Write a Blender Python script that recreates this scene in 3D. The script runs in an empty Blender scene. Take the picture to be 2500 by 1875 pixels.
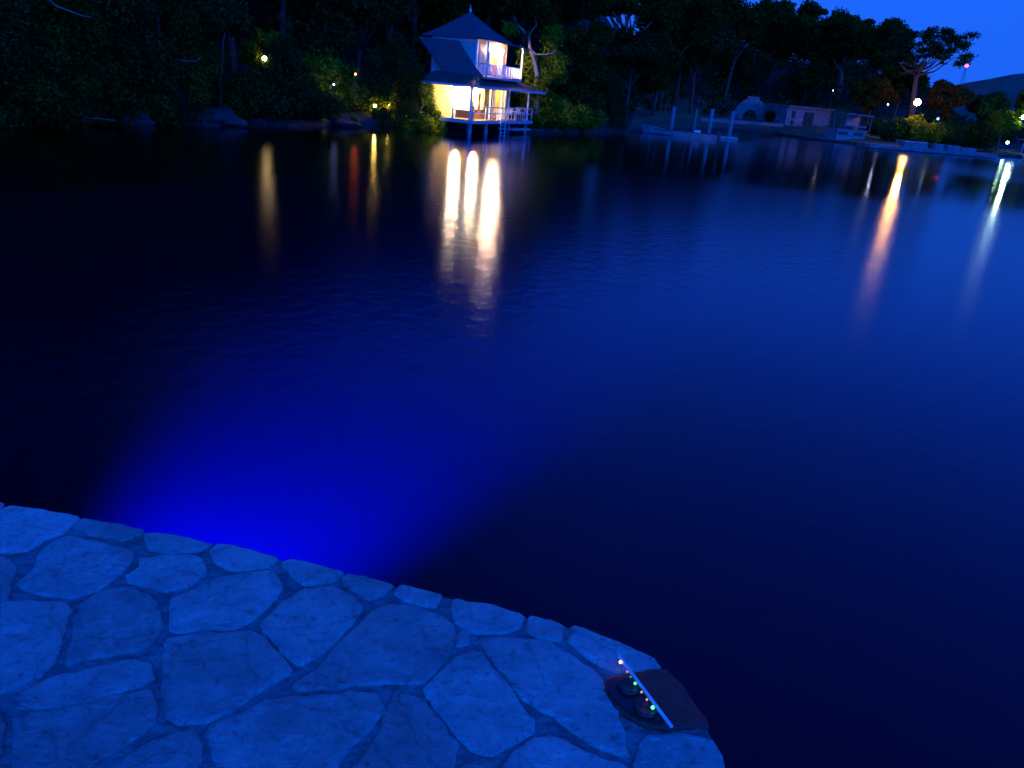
import bpy, bmesh, math, random
import numpy as np
from mathutils import Vector, Matrix
R = math.radians
random.seed(7)
sc = bpy.context.scene
col = sc.collection

# ------------------------------------------------------------------ camera
F = 1900.0                       # focal length in pixels of the 2500 px wide frame
CZ = 3.8                         # eye above the water (water is z = 0)
up = Vector((468, 4960, 1900)).normalized()          # world up seen in camera space
fw = (Vector((0, 0, -1)) - up * Vector((0, 0, -1)).dot(up)).normalized()
rt = fw.cross(up).normalized()
CAMROT = Matrix((rt, fw, up))                        # camera space -> world
cd = bpy.data.cameras.new('camera'); cam = bpy.data.objects.new('camera', cd); col.objects.link(cam)
cd.sensor_width = 36; cd.lens = F / 2500 * 36; cd.clip_end = 3000; cd.clip_start = 0.05
cam.matrix_world = Matrix.Translation((0, 0, CZ)) @ CAMROT.to_4x4()
sc.camera = cam

# ------------------------------------------------------------------ world: dusk sky
w = bpy.data.worlds.new('World'); sc.world = w; w.use_nodes = True
nt = w.node_tree; N = nt.nodes; L = nt.links; N.clear()
tc = N.new('ShaderNodeTexCoord'); sep = N.new('ShaderNodeSeparateXYZ'); L.new(tc.outputs['Generated'], sep.inputs[0])
rmp = N.new('ShaderNodeValToRGB'); L.new(sep.outputs['Z'], rmp.inputs[0])
cr = rmp.color_ramp
cr.elements[0].position = 0.0; cr.elements[0].color = (0.010, 0.115, 0.85, 1)
cr.elements[1].position = 1.0; cr.elements[1].color = (0.0025, 0.028, 0.52, 1)
e = cr.elements.new(0.12); e.color = (0.011, 0.125, 0.9, 1)
e = cr.elements.new(0.25); e.color = (0.007, 0.085, 1.0, 1); e = cr.elements.new(0.5); e.color = (0.004, 0.055, 0.85, 1)
nz = N.new('ShaderNodeTexNoise'); nz.inputs['Scale'].default_value = 1.6; nz.inputs['Detail'].default_value = 3
L.new(tc.outputs['Generated'], nz.inputs['Vector'])
mr = N.new('ShaderNodeMapRange'); mr.inputs['To Min'].default_value = 0.9; mr.inputs['To Max'].default_value = 1.1
L.new(nz.outputs['Fac'], mr.inputs['Value'])
# the west (right of the view) still glows, the east is darker
mw = N.new('ShaderNodeMapRange'); mw.inputs['From Min'].default_value = -0.5; mw.inputs['From Max'].default_value = 0.12
mw.inputs['To Min'].default_value = 0.12; mw.inputs['To Max'].default_value = 1.08
L.new(sep.outputs['X'], mw.inputs['Value'])
mm = N.new('ShaderNodeMath'); mm.operation = 'MULTIPLY'; L.new(mr.outputs[0], mm.inputs[0]); L.new(mw.outputs[0], mm.inputs[1])
# extra blue sky light added behind the viewer to brighten stones and house fronts
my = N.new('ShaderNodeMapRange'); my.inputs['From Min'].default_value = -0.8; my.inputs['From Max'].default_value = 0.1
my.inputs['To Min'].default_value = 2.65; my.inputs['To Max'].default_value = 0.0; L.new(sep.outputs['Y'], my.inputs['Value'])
bg = N.new('ShaderNodeBackground'); L.new(rmp.outputs[0], bg.inputs['Color']); L.new(mm.outputs[0], bg.inputs['Strength'])
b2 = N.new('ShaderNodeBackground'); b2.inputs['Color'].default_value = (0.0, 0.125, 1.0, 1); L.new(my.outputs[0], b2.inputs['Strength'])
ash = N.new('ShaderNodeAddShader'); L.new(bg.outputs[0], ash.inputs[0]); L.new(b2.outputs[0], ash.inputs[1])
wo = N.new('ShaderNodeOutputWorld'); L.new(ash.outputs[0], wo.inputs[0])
sc.view_settings.view_transform = 'Standard'; sc.view_settings.look = 'None'
sc.view_settings.exposure = 0; sc.view_settings.gamma = 1
sc.cycles.sample_clamp_indirect = 6; sc.cycles.max_bounces = 6; sc.cycles.diffuse_bounces = 2
sc.cycles.glossy_bounces = 3; sc.cycles.transparent_max_bounces = 8
sc.cycles.caustics_reflective = False; sc.cycles.caustics_refractive = False
sc.cycles.use_denoising = True

# ------------------------------------------------------------------ pixel -> place
HZ = lambda px: 209 + 0.0944 * (px - 1250)           # horizon row at a column
def ray(px, py):
    return (CAMROT @ Vector((px - 1250, -(py - 937.5), -F))).normalized()
def onz(px, py, z):                                  # where the sight line meets a level
    d = ray(px, py); t = (z - CZ) / d.z
    return Vector((d.x * t, d.y * t, z))
def ony(px, py, y):                                  # ... or a given distance
    d = ray(px, py); t = y / d.y
    return Vector((d.x * t, y, CZ + d.z * t))
def azi(px):
    d = ray(px, HZ(px)); v = Vector((d.x, d.y, 0)); return v.normalized()
def proj(p):
    q = CAMROT.transposed() @ (Vector(p) - Vector((0, 0, CZ)))
    if q.z > -1e-3: return None
    return (1250 + q.x * F / -q.z, 937.5 - q.y * F / -q.z)

# ------------------------------------------------------------------ materials
def mat(name, c, rough=0.8, var=0.0, scale=4.0, bump=0.0, bscale=30.0, spec=0.3, metal=0.0, c2=None):
    m = bpy.data.materials.new(name); m.use_nodes = True
    t = m.node_tree; b = t.nodes['Principled BSDF']
    b.inputs['Roughness'].default_value = rough; b.inputs['Specular IOR Level'].default_value = spec
    b.inputs['Metallic'].default_value = metal
    co = t.nodes.new('ShaderNodeTexCoord')
    if var or c2:
        n = t.nodes.new('ShaderNodeTexNoise'); n.inputs['Scale'].default_value = scale; n.inputs['Detail'].default_value = 6
        n.inputs['Roughness'].default_value = 0.65
        t.links.new(co.outputs['Object'], n.inputs['Vector'])
        r = t.nodes.new('ShaderNodeValToRGB'); r.color_ramp.elements[0].position = 0.3; r.color_ramp.elements[1].position = 0.7
        lo = c2 if c2 else tuple(x * (1 - var) for x in c); hi = c if c2 else tuple(min(1, x * (1 + var)) for x in c)
        r.color_ramp.elements[0].color = (*lo, 1); r.color_ramp.elements[1].color = (*hi, 1)
        t.links.new(n.outputs['Fac'], r.inputs[0]); t.links.new(r.outputs[0], b.inputs['Base Color'])
    else:
        b.inputs['Base Color'].default_value = (*c, 1)
    if bump:
        n = t.nodes.new('ShaderNodeTexNoise'); n.inputs['Scale'].default_value = bscale; n.inputs['Detail'].default_value = 5
        t.links.new(co.outputs['Object'], n.inputs['Vector'])
        bp = t.nodes.new('ShaderNodeBump'); bp.inputs['Strength'].default_value = bump; bp.inputs['Distance'].default_value = 0.03
        t.links.new(n.outputs['Fac'], bp.inputs['Height']); t.links.new(bp.outputs[0], b.inputs['Normal'])
    return m
def glow(name, c, s):
    m = bpy.data.materials.new(name); m.use_nodes = True; t = m.node_tree; t.nodes.clear()
    e = t.nodes.new('ShaderNodeEmission'); e.inputs[0].default_value = (*c, 1); e.inputs[1].default_value = s
    o = t.nodes.new('ShaderNodeOutputMaterial'); t.links.new(e.outputs[0], o.inputs[0]); return m
def leafmat(name, dark, light, trans=0.3):
    m = bpy.data.materials.new(name); m.use_nodes = True; t = m.node_tree; t.nodes.clear()
    g = t.nodes.new('ShaderNodeNewGeometry'); n = t.nodes.new('ShaderNodeTexNoise'); n.inputs['Scale'].default_value = 0.55
    n.inputs['Detail'].default_value = 4
    co = t.nodes.new('ShaderNodeTexCoord'); t.links.new(co.outputs['Object'], n.inputs['Vector'])
    ad = t.nodes.new('ShaderNodeMath'); ad.operation = 'MULTIPLY_ADD'; ad.inputs[1].default_value = 0.45
    t.links.new(g.outputs['Random Per Island'], ad.inputs[0]); 
    sb = t.nodes.new('ShaderNodeMath'); sb.operation = 'SUBTRACT'; sb.inputs[1].default_value = 0.22
    t.links.new(n.outputs['Fac'], sb.inputs[0]); t.links.new(sb.outputs[0], ad.inputs[2])
    r = t.nodes.new('ShaderNodeValToRGB'); r.color_ramp.elements[0].position = 0.25; r.color_ramp.elements[1].position = 0.8
    r.color_ramp.elements[0].color = (*dark, 1); r.color_ramp.elements[1].color = (*light, 1)
    t.links.new(ad.outputs[0], r.inputs[0])
    d = t.nodes.new('ShaderNodeBsdfDiffuse'); tr = t.nodes.new('ShaderNodeBsdfTranslucent')
    t.links.new(r.outputs[0], d.inputs[0]); t.links.new(r.outputs[0], tr.inputs[0])
    mx = t.nodes.new('ShaderNodeMixShader'); mx.inputs[0].default_value = trans
    t.links.new(d.outputs[0], mx.inputs[1]); t.links.new(tr.outputs[0], mx.inputs[2])
    o = t.nodes.new('ShaderNodeOutputMaterial'); t.links.new(mx.outputs[0], o.inputs[0]); return m

M = {}
def stone_mat(name, hi, lo):
    m = bpy.data.materials.new(name); m.use_nodes = True; t = m.node_tree; b = t.nodes['Principled BSDF']
    b.inputs['Roughness'].default_value = 0.8; b.inputs['Specular IOR Level'].default_value = 0.25
    co = t.nodes.new('ShaderNodeTexCoord'); g = t.nodes.new('ShaderNodeNewGeometry')
    def noise(s, d, rr=0.6):
        n = t.nodes.new('ShaderNodeTexNoise'); n.inputs['Scale'].default_value = s; n.inputs['Detail'].default_value = d
        n.inputs['Roughness'].default_value = rr; n.inputs['Distortion'].default_value = 0.3
        t.links.new(co.outputs['Object'], n.inputs['Vector']); return n
    a = noise(13, 9, 0.70); c = noise(46, 5); k = noise(3.0, 4, 0.6)
    r = t.nodes.new('ShaderNodeValToRGB'); r.color_ramp.elements[0].position = 0.28; r.color_ramp.elements[1].position = 0.68
    r.color_ramp.elements[0].color = (*lo, 1); r.color_ramp.elements[1].color = (*hi, 1)
    t.links.new(a.outputs['Fac'], r.inputs[0])
    # each flagstone a little lighter or darker than the next; dark pits
    v = t.nodes.new('ShaderNodeMapRange'); v.inputs['To Min'].default_value = 0.72; v.inputs['To Max'].default_value = 1.15
    t.links.new(g.outputs['Random Per Island'], v.inputs['Value'])
    p = t.nodes.new('ShaderNodeMapRange'); p.inputs['From Min'].default_value = 0.30; p.inputs['From Max'].default_value = 0.45
    p.inputs['To Min'].default_value = 0.55; p.inputs['To Max'].default_value = 1.0
    t.links.new(c.outputs['Fac'], p.inputs['Value'])
    kk = t.nodes.new('ShaderNodeMapRange'); kk.inputs['From Min'].default_value = 0.35; kk.inputs['From Max'].default_value = 0.65; kk.inputs['To Min'].default_value = 0.78; kk.inputs['To Max'].default_value = 1.15
    t.links.new(k.outputs['Fac'], kk.inputs['Value'])
    m0 = t.nodes.new('ShaderNodeMath'); m0.operation = 'MULTIPLY'; t.links.new(v.outputs[0], m0.inputs[0]); t.links.new(kk.outputs[0], m0.inputs[1])
    mu = t.nodes.new('ShaderNodeMath'); mu.operation = 'MULTIPLY'; t.links.new(m0.outputs[0], mu.inputs[0]); t.links.new(p.outputs[0], mu.inputs[1])
    vm = t.nodes.new('ShaderNodeVectorMath'); vm.operation = 'SCALE'; t.links.new(r.outputs[0], vm.inputs[0]); t.links.new(mu.outputs[0], vm.inputs['Scale'])
    t.links.new(vm.outputs[0], b.inputs['Base Color'])
    vo = t.nodes.new('ShaderNodeTexVoronoi'); vo.feature = 'DISTANCE_TO_EDGE'; vo.inputs['Scale'].default_value = 3.2
    ds = t.nodes.new('ShaderNodeVectorMath'); ds.operation = 'MULTIPLY_ADD'; ds.inputs[1].default_value = (.25, .25, .25); t.links.new(k.outputs['Color'], ds.inputs[0]); t.links.new(co.outputs['Object'], ds.inputs[2]); t.links.new(ds.outputs[0], vo.inputs['Vector'])
    ck = t.nodes.new('ShaderNodeMapRange'); ck.inputs['From Max'].default_value = 0.02; ck.inputs['To Min'].default_value = 0.72; ck.inputs['To Max'].default_value = 1.0; t.links.new(vo.outputs['Distance'], ck.inputs['Value'])
    vm2 = t.nodes.new('ShaderNodeVectorMath'); vm2.operation = 'SCALE'; t.links.new(vm.outputs[0], vm2.inputs[0]); t.links.new(ck.outputs[0], vm2.inputs['Scale']); t.links.new(vm2.outputs[0], b.inputs['Base Color'])
    b1 = t.nodes.new('ShaderNodeBump'); b1.inputs['Strength'].default_value = 1.0; b1.inputs['Distance'].default_value = 0.11
    t.links.new(a.outputs['Fac'], b1.inputs['Height'])
    b2 = t.nodes.new('ShaderNodeBump'); b2.inputs['Strength'].default_value = 0.6; b2.inputs['Distance'].default_value = 0.006
    t.links.new(c.outputs['Fac'], b2.inputs['Height']); t.links.new(b1.outputs[0], b2.inputs['Normal'])
    t.links.new(b2.outputs[0], b.inputs['Normal']); return m
M['stone'] = stone_mat('flagstone', (0.80, 0.80, 0.78), (0.44, 0.44, 0.43))
M['coping'] = stone_mat('coping_stone', (0.84, 0.84, 0.82), (0.55, 0.55, 0.53))
M['mortar'] = mat('mortar', (0.29, 0.29, 0.29), 0.9, c2=(0.09, 0.09, 0.09), scale=11, bump=0.9, bscale=28)
M['brownstone'] = mat('rust_stone', (0.85, 0.06, 0.05), 0.8, c2=(0.5, 0.03, 0.03), scale=14, bump=0.5, bscale=60)
M['white'] = mat('white_paint', (0.72, 0.74, 0.78), 0.5, var=0.12, scale=3)
M['bluewhite'] = mat('painted_fascia', (0.34, 0.36, 0.42), 0.5, var=0.1, scale=3)
M['cream'] = mat('cream_plaster', (0.80, 0.60, 0.24), 0.8, var=0.08, scale=2)
M['stucco'] = mat('stucco', (0.52, 0.53, 0.56), 0.9, c2=(0.25, 0.26, 0.29), scale=2.5, bump=0.6, bscale=8)
M['shingle'] = mat('roof_shingle', (0.085, 0.075, 0.095), 0.7, c2=(0.05, 0.045, 0.06), scale=3, bump=0.5, bscale=14)
M['lowroof'] = mat('low_roof', (0.08, 0.065, 0.06), 0.8, c2=(0.045, 0.035, 0.035), scale=3, bump=0.4, bscale=12)
M['wood'] = mat('orange_wood', (0.45, 0.20, 0.07), 0.6, c2=(0.3, 0.12, 0.04), scale=4)
M['darkwood'] = mat('dark_wood', (0.12, 0.07, 0.04), 0.6, var=0.3)
M['curtain'] = mat('curtain', (0.8, 0.62, 0.3), 0.9, var=0.1)
M['bark'] = mat('bark', (0.07, 0.06, 0.045), 0.9, var=0.4, scale=3, bump=0.5)
M['palebark'] = mat('pale_bark', (0.20, 0.165, 0.13), 0.9, var=0.3, scale=3)
M['rock'] = mat('rock', (0.05, 0.05, 0.05), 0.9, c2=(0.012, 0.012, 0.012), scale=0.8, bump=1.0, bscale=2)
M['soil'] = mat('soil', (0.02, 0.025, 0.018), 0.95, c2=(0.012, 0.014, 0.01), scale=1)
M['lawn'] = mat('lawn', (0.05, 0.075, 0.04), 0.95, c2=(0.03, 0.05, 0.025), scale=0.6)
M['dimwall'] = mat('dimmed_wall', (0.22, 0.23, 0.24), 0.9, c2=(0.09, 0.095, 0.105), scale=1.5, bump=0.4, bscale=6)  # pale far-bank walls darkened in their colour so that shore looks dim
M['boatpaint'] = mat('dimmed_boat_paint', (0.26, 0.28, 0.31), 0.6, c2=(0.15, 0.16, 0.18), scale=1.2)  # pale boats and posts given a darker colour to dim the far bank
M['concrete'] = mat('concrete', (0.36, 0.36, 0.38), 0.85, c2=(0.2, 0.2, 0.22), scale=1.2, bump=0.3)
M['metal'] = mat('grey_metal', (0.5, 0.5, 0.55), 0.35, metal=0.8)
M['black'] = mat('black_metal', (0.02, 0.02, 0.022), 0.35, spec=0.5)
M['hill'] = mat('far_hill', (0.05, 0.07, 0.05), 0.95, var=0.3, scale=0.05)
M['leafA'] = leafmat('leaf_olive', (0.012, 0.026, 0.004), (0.06, 0.10, 0.014))
M['leafB'] = leafmat('leaf_teal', (0.008, 0.024, 0.006), (0.034, 0.095, 0.022))
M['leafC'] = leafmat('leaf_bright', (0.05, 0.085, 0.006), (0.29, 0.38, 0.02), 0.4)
M['leafD'] = leafmat('leaf_rust', (0.05, 0.035, 0.008), (0.15, 0.10, 0.02))
M['wlamp'] = glow('warm_lamp', (1, 0.66, 0.40), 1100)
M['ylamp'] = glow('yellow_lamp', (1, 0.76, 0.42), 1500)
M['glamp'] = glow('green_white_lamp', (0.6, 1, 0.75), 220)

# ------------------------------------------------------------------ mesh builder
class MB:
    def __init__(s): s.v = []; s.f = []; s.m = []
    def add(s, vs, fs, mi=0):
        o = len(s.v); s.v += [tuple(x) for x in vs]; s.f += [tuple(i + o for i in f) for f in fs]; s.m += [mi] * len(fs); return s
    def box(s, c, d, rz=0, mi=0):
        x, y, z = d[0] / 2, d[1] / 2, d[2] / 2; ca, sa = math.cos(rz), math.sin(rz)
        vs = [(c[0] + a * ca - b * sa, c[1] + a * sa + b * ca, c[2] + h) for h in (-z, z) for a, b in ((-x, -y), (x, -y), (x, y), (-x, y))]
        return s.add(vs, [(3, 2, 1, 0), (4, 5, 6, 7), (0, 1, 5, 4), (1, 2, 6, 5), (2, 3, 7, 6), (3, 0, 4, 7)], mi)
    def bar(s, a, b, w, h, mi=0):                     # rectangular bar between two points
        a = Vector(a); b = Vector(b); d = (b - a).normalized()
        sd = d.cross(Vector((0, 0, 1)))
        sd = Vector((1, 0, 0)) if sd.length < 1e-3 else sd.normalized()
        u = sd.cross(d).normalized(); vs = []
        for p in (a, b):
            for x, y in ((-1, -1), (1, -1), (1, 1), (-1, 1)): vs.append(p + sd * x * w / 2 + u * y * h / 2)
        return s.add(vs, [(3, 2, 1, 0), (4, 5, 6, 7), (0, 1, 5, 4), (1, 2, 6, 5), (2, 3, 7, 6), (3, 0, 4, 7)], mi)
    def tube(s, pts, rad, n=7, mi=0):
        pts = [Vector(p) for p in pts]; vs = []; fs = []
        for i, p in enumerate(pts):
            d = (pts[min(i + 1, len(pts) - 1)] - pts[max(i - 1, 0)]).normalized()
            a = d.orthogonal().normalized() if abs(d.z) < 0.9 else Vector((1, 0, 0)); a = (a - d * a.dot(d)).normalized(); b = d.cross(a)
            r = rad[i] if isinstance(rad, (list, tuple)) else rad
            for k in range(n):
                t = 2 * math.pi * k / n; vs.append(p + (a * math.cos(t) + b * math.sin(t)) * r)
        for i in range(len(pts) - 1):
            for k in range(n):
                fs.append((i * n + k, i * n + (k + 1) % n, (i + 1) * n + (k + 1) % n, (i + 1) * n + k))
        fs.append(tuple(range(n - 1, -1, -1))); fs.append(tuple((len(pts) - 1) * n + k for k in range(n)))
        return s.add(vs, fs, mi)
    def lathe(s, c, prof, n=16, mi=0):                # prof: (r, z)
        vs = []; fs = []
        for r, z in prof:
            for k in range(n):
                t = 2 * math.pi * k / n; vs.append((c[0] + r * math.cos(t), c[1] + r * math.sin(t), c[2] + z))
        for i in range(len(prof) - 1):
            for k in range(n): fs.append((i * n + k, i * n + (k + 1) % n, (i + 1) * n + (k + 1) % n, (i + 1) * n + k))
        fs.append(tuple(range(n - 1, -1, -1))); fs.append(tuple((len(prof) - 1) * n + k for k in range(n)))
        return s.add(vs, fs, mi)
    def slab(s, pts, t, mi=0):                        # planar polygon (3-D points) given thickness downwards
        n = len(pts); vs = [tuple(p) for p in pts] + [(p[0], p[1], p[2] - t) for p in pts]
        fs = [tuple(range(n)), tuple(range(2 * n - 1, n - 1, -1))] + [(i, i + n, (i + 1) % n + n, (i + 1) % n) for i in range(n)]
        return s.add(vs, fs, mi)
    def mesh(s, name, mats, smooth=False):
        me = bpy.data.meshes.new(name); me.from_pydata(s.v, [], s.f); 
        for m in (mats if isinstance(mats, list) else [mats]): me.materials.append(m)
        me.polygons.foreach_set('material_index', s.m)
        if smooth: me.polygons.foreach_set('use_smooth', [True] * len(me.polygons))
        bm = bmesh.new(); bm.from_mesh(me); bmesh.ops.recalc_face_normals(bm, faces=bm.faces); bm.to_mesh(me); bm.free()
        me.update(); return me
    def build(s, name, mats, parent=None, smooth=False):
        o = bpy.data.objects.new(name, s.mesh(name, mats, smooth)); col.objects.link(o)
        if parent: o.parent = parent
        return o
def tag(o, label=None, cat=None, group=None, kind=None):
    if label: o['label'] = label
    if cat: o['category'] = cat
    if group: o['group'] = group
    if kind: o['kind'] = kind
    return o
def empty(name, loc, rz=0):
    o = bpy.data.objects.new(name, None); col.objects.link(o); o.location = loc; o.rotation_euler = (0, 0, rz)
    o.empty_display_size = 0.2; return o

# ------------------------------------------------------------------ shore and land
SHORE = [(-900, 290), (-300, 300), (0, 305), (250, 301), (500, 304), (700, 308), (900, 307), (1000, 309), (1150, 313), (1290, 323), (1380, 327), (1450, 325),
         (1600, 322), (1700, 321), (1800, 321), (1900, 330), (2000, 344), (2200, 366), (2350, 378), (2500, 388), (2800, 412), (3300, 470)]
def shore_d(px):
    y = np.interp(px, [a for a, b in SHORE], [b for a, b in SHORE]); p = onz(px, float(y), 0); return math.hypot(p.x, p.y)
HT = [0, 0.5, 3, 8, 16, 30, 60, 120, 260]
HA = [-1.0, 0.35, 0.6, 1.2, 4, 12, 30, 44, 50]        # wooded hill
HB = [-1.0, 0.35, 0.55, 1.1, 1.7, 1.95, 11, 18, 22]      # lawn in front of the hill
HC = [-1.0, 0.45, 0.6, 0.7, 0.8, 1.0, 2.0, 5, 8]       # low point at the right
def land_z(px, t):
    a = np.interp(t, HT, HA); b = np.interp(t, HT, HB); c = np.interp(t, HT, HC)
    wb = np.interp(px, [1300, 1470, 2150, 2300], [0, 1, 1, 0]); wc = np.interp(px, [2050, 2300], [0, 1])
    wb = wb * (1 - wc)
    return float(a * (1 - wb - wc) + b * wb + c * wc)
def land(px, t):
    v = azi(px) * (shore_d(px) + t); return Vector((v.x, v.y, land_z(px, t)))
def land_mesh():
    mb = MB(); cols = list(range(-900, 3301, 50)); ts = [-2, 0, 0.5, 1.5, 3, 5, 8, 12, 16, 22, 30, 42, 60, 90, 120, 180, 260]
    rr = random.Random(3)
    for px in cols:
        for t in ts:
            p = land(px, max(t, 0)) if t >= 0 else None
            if p is None:
                v = azi(px) * (shore_d(px) - 1.5); p = Vector((v.x, v.y, -3.4))
            j = 0.15 + 0.04 * max(t, 0)
            if t > 0: p += Vector((0, 0, rr.uniform(-j, j) * 0.5)) + azi(px) * rr.uniform(-0.4, 0.4)
            mb.v.append(tuple(p))
    n = len(ts)
    for i in range(len(cols) - 1):
        for k in range(n - 1):
            mb.f.append((i * n + k, i * n + k + 1, (i + 1) * n + k + 1, (i + 1) * n + k))
            px = cols[i]; mb.m.append(0 if k < 3 else (2 if 1500 < px < 2200 and ts[k] < 40 else 1))
    o = mb.build('terrain', [M['rock'], M['soil'], M['lawn']]); tag(o, kind='structure'); return o
land_mesh()

def onl(px, py, t): return ony(px, py, land(px, t).y)
# distant ridge beyond the right bank
mb = MB(); prof = [(1900, 250), (2100, 240), (2200, 230), (2300, 215), (2360, 202), (2420, 192), (2470, 182), (2560, 172), (2700, 165), (2900, 170), (3300, 190)]
for x, y in prof:
    a = ony(x, y, 620); b = ony(x, y, 760)
    mb.v += [(a.x * 0.9, 560, 0), (a.x, 620, a.z), (b.x, 760, a.z * 0.9)]
for i in range(len(prof) - 1):
    for k in range(2): mb.f.append((i * 3 + k, i * 3 + k + 1, i * 3 + k + 4, i * 3 + k + 3)); mb.m.append(0)
tag(mb.build('distant_hill', M['hill']), kind='structure')

# ------------------------------------------------------------------ water
def water_mat():
    m = bpy.data.materials.new('water'); m.use_nodes = True; t = m.node_tree; t.nodes.clear(); n = t.nodes; l = t.links
    g = n.new('ShaderNodeNewGeometry')
    def noise(sx, sy, s, d):
        mp = n.new('ShaderNodeMapping'); mp.inputs['Scale'].default_value = (sx, sy, 1); l.new(g.outputs['Position'], mp.inputs[0])
        q = n.new('ShaderNodeTexNoise'); q.inputs['Scale'].default_value = s; q.inputs['Detail'].default_value = d; l.new(mp.outputs[0], q.inputs['Vector']); return q
    rip = noise(1, 0.7, 3.2, 4); big = noise(0.5, 1, 0.05, 2)
    # still water under the far bank, ripples further out: distance from the eye's bank
    ln = n.new('ShaderNodeVectorMath'); ln.operation = 'LENGTH'; l.new(g.outputs['Position'], ln.inputs[0])
    ad = n.new('ShaderNodeMath'); ad.operation = 'MULTIPLY_ADD'; ad.inputs[1].default_value = 16; l.new(big.outputs['Fac'], ad.inputs[0]); l.new(ln.outputs['Value'], ad.inputs[2])
    rr = n.new('ShaderNodeMapRange'); rr.inputs['From Min'].default_value = 50; rr.inputs['From Max'].default_value = 60
    rr.inputs['To Min'].default_value = 0.2; rr.inputs['To Max'].default_value = 0.11; l.new(ad.outputs[0], rr.inputs['Value'])
    # a breeze-ruffled patch off the long dock
    sx = n.new('ShaderNodeSeparateXYZ'); l.new(g.outputs['Position'], sx.inputs[0])
    fx = n.new('ShaderNodeMapRange'); fx.inputs['From Min'].default_value = 28; fx.inputs['From Max'].default_value = 42; l.new(sx.outputs['X'], fx.inputs['Value'])
    fd = n.new('ShaderNodeMapRange'); fd.inputs['From Min'].default_value = 82; fd.inputs['From Max'].default_value = 90; l.new(ad.outputs[0], fd.inputs['Value'])
    fm = n.new('ShaderNodeMath'); fm.operation = 'MULTIPLY'; l.new(fx.outputs[0], fm.inputs[0]); l.new(fd.outputs[0], fm.inputs[1])
    rsum = n.new('ShaderNodeMath'); rsum.operation = 'MULTIPLY_ADD'; rsum.inputs[1].default_value = 0.09; l.new(fm.outputs[0], rsum.inputs[0]); l.new(rr.outputs[0], rsum.inputs[2])
    bs = n.new('ShaderNodeMapRange'); bs.inputs['From Min'].default_value = 8; bs.inputs['From Max'].default_value = 50
    bs.inputs['To Min'].default_value = 0.15; bs.inputs['To Max'].default_value = 0.04; l.new(ad.outputs[0], bs.inputs['Value'])
    bp = n.new('ShaderNodeBump'); bp.inputs['Distance'].default_value = 0.1; l.new(bs.outputs[0], bp.inputs['Strength']); l.new(rip.outputs['Fac'], bp.inputs['Height'])
    gl = n.new('ShaderNodeBsdfGlossy'); gl.distribution = 'BECKMANN'; gl.inputs[0].default_value = (1, 1, 1, 1); l.new(rsum.outputs[0], gl.inputs['Roughness']); l.new(bp.outputs[0], gl.inputs['Normal'])
    tr = n.new('ShaderNodeBsdfTransparent'); tr.inputs[0].default_value = (0.02, 0.05, 0.5, 1)
    fr = n.new('ShaderNodeFresnel'); fr.inputs[0].default_value = 1.33
    mx = n.new('ShaderNodeMixShader'); l.new(fr.outputs[0], mx.inputs[0]); l.new(tr.outputs[0], mx.inputs[1]); l.new(gl.outputs[0], mx.inputs[2])
    o = n.new('ShaderNodeOutputMaterial'); l.new(mx.outputs[0], o.inputs[0]); return m
mb = MB(); mb.add([(-500, -300, 0), (600, -300, 0), (600, 560, 0), (-500, 560, 0)], [(0, 1, 2, 3)])
tag(mb.build('lagoon_water', water_mat()), kind='structure')
BED = mat('lagoon_bed', (0.05, 0.05, 0.06), 1.0, c2=(0.04, 0.04, 0.05), scale=0.12)
mb = MB(); mb.add([(-500, -300, -3), (600, -300, -3), (600, 560, -3), (-500, 560, -3)], [(0, 1, 2, 3)])
tag(mb.build('lagoon_bed', BED), kind='structure')

# ------------------------------------------------------------------ terrace of flagstones
TZ = 2.2
Z7 = lambda x, y: (x / 2.4578, 1200 + y / 2.4578)
Z8 = lambda x, y: (800 + x / 2.212, 1300 + y / 2.212)
edge = [Z7(-1400, -170), Z7(-600, -20), Z7(0, 65), Z7(240, 102), Z7(480, 148), Z7(870, 226), Z7(1090, 266), Z7(1310, 305), Z7(1490, 340), Z7(1670, 388), Z7(1940, 445), Z7(2212, 507),
        Z8(180, 236), Z8(400, 283), Z8(560, 315), Z8(700, 346), Z8(880, 392), Z8(1060, 440), Z8(1200, 470), Z8(1340, 503), Z8(1480, 550), Z8(1600, 598), Z8(1700, 645), Z8(1785, 695),
        Z8(1835, 745), Z8(1900, 815), Z8(1970, 905), Z8(2020, 980), Z8(2062, 1045), Z8(2100, 1115), Z8(2128, 1190), Z8(2150, 1272), Z8(2200, 1500), Z8(2230, 1800)]
EW = [onz(x, y, TZ) for x, y in edge]
outl = [Vector((EW[0].x - 6, EW[0].y + 1.6, TZ))] + EW + [Vector((EW[-1].x + 0.1, -1.5, TZ)), Vector((EW[-1].x - 0.2, -6, TZ)), Vector((-14, -6, TZ))]
def smooth_poly(p, it=1, jit=0.0, rr=random, cut=0.12):
    for _ in range(it):
        q = []
        for i in range(len(p)):
            a = p[i]; b = p[(i + 1) % len(p)]; q += [a.lerp(b, cut), a.lerp(b, 1 - cut)]
        p = q
    if jit:
        q = []
        for i in range(len(p)):
            a = p[i]; b = p[(i + 1) % len(p)]; n = max(1, int((b - a).length / 0.028))
            nn = Vector((b.y - a.y, a.x - b.x, 0)).normalized() if (b - a).length > 1e-5 else Vector((0, 0, 0))
            for k in range(n): q.append(a.lerp(b, k / n) + nn * rr.uniform(-jit, jit))
        p = q
    return p
TR = MB()
n = len(outl)
TR.add([(p.x - .006, p.y - 0.006, TZ - 0.010) for p in outl] + [(p.x - .006, p.y - .006, -3.2) for p in outl], [tuple(range(n))] + [(i, (i + 1) % n, (i + 1) % n + n, i + n) for i in range(n)], 1)
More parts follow.
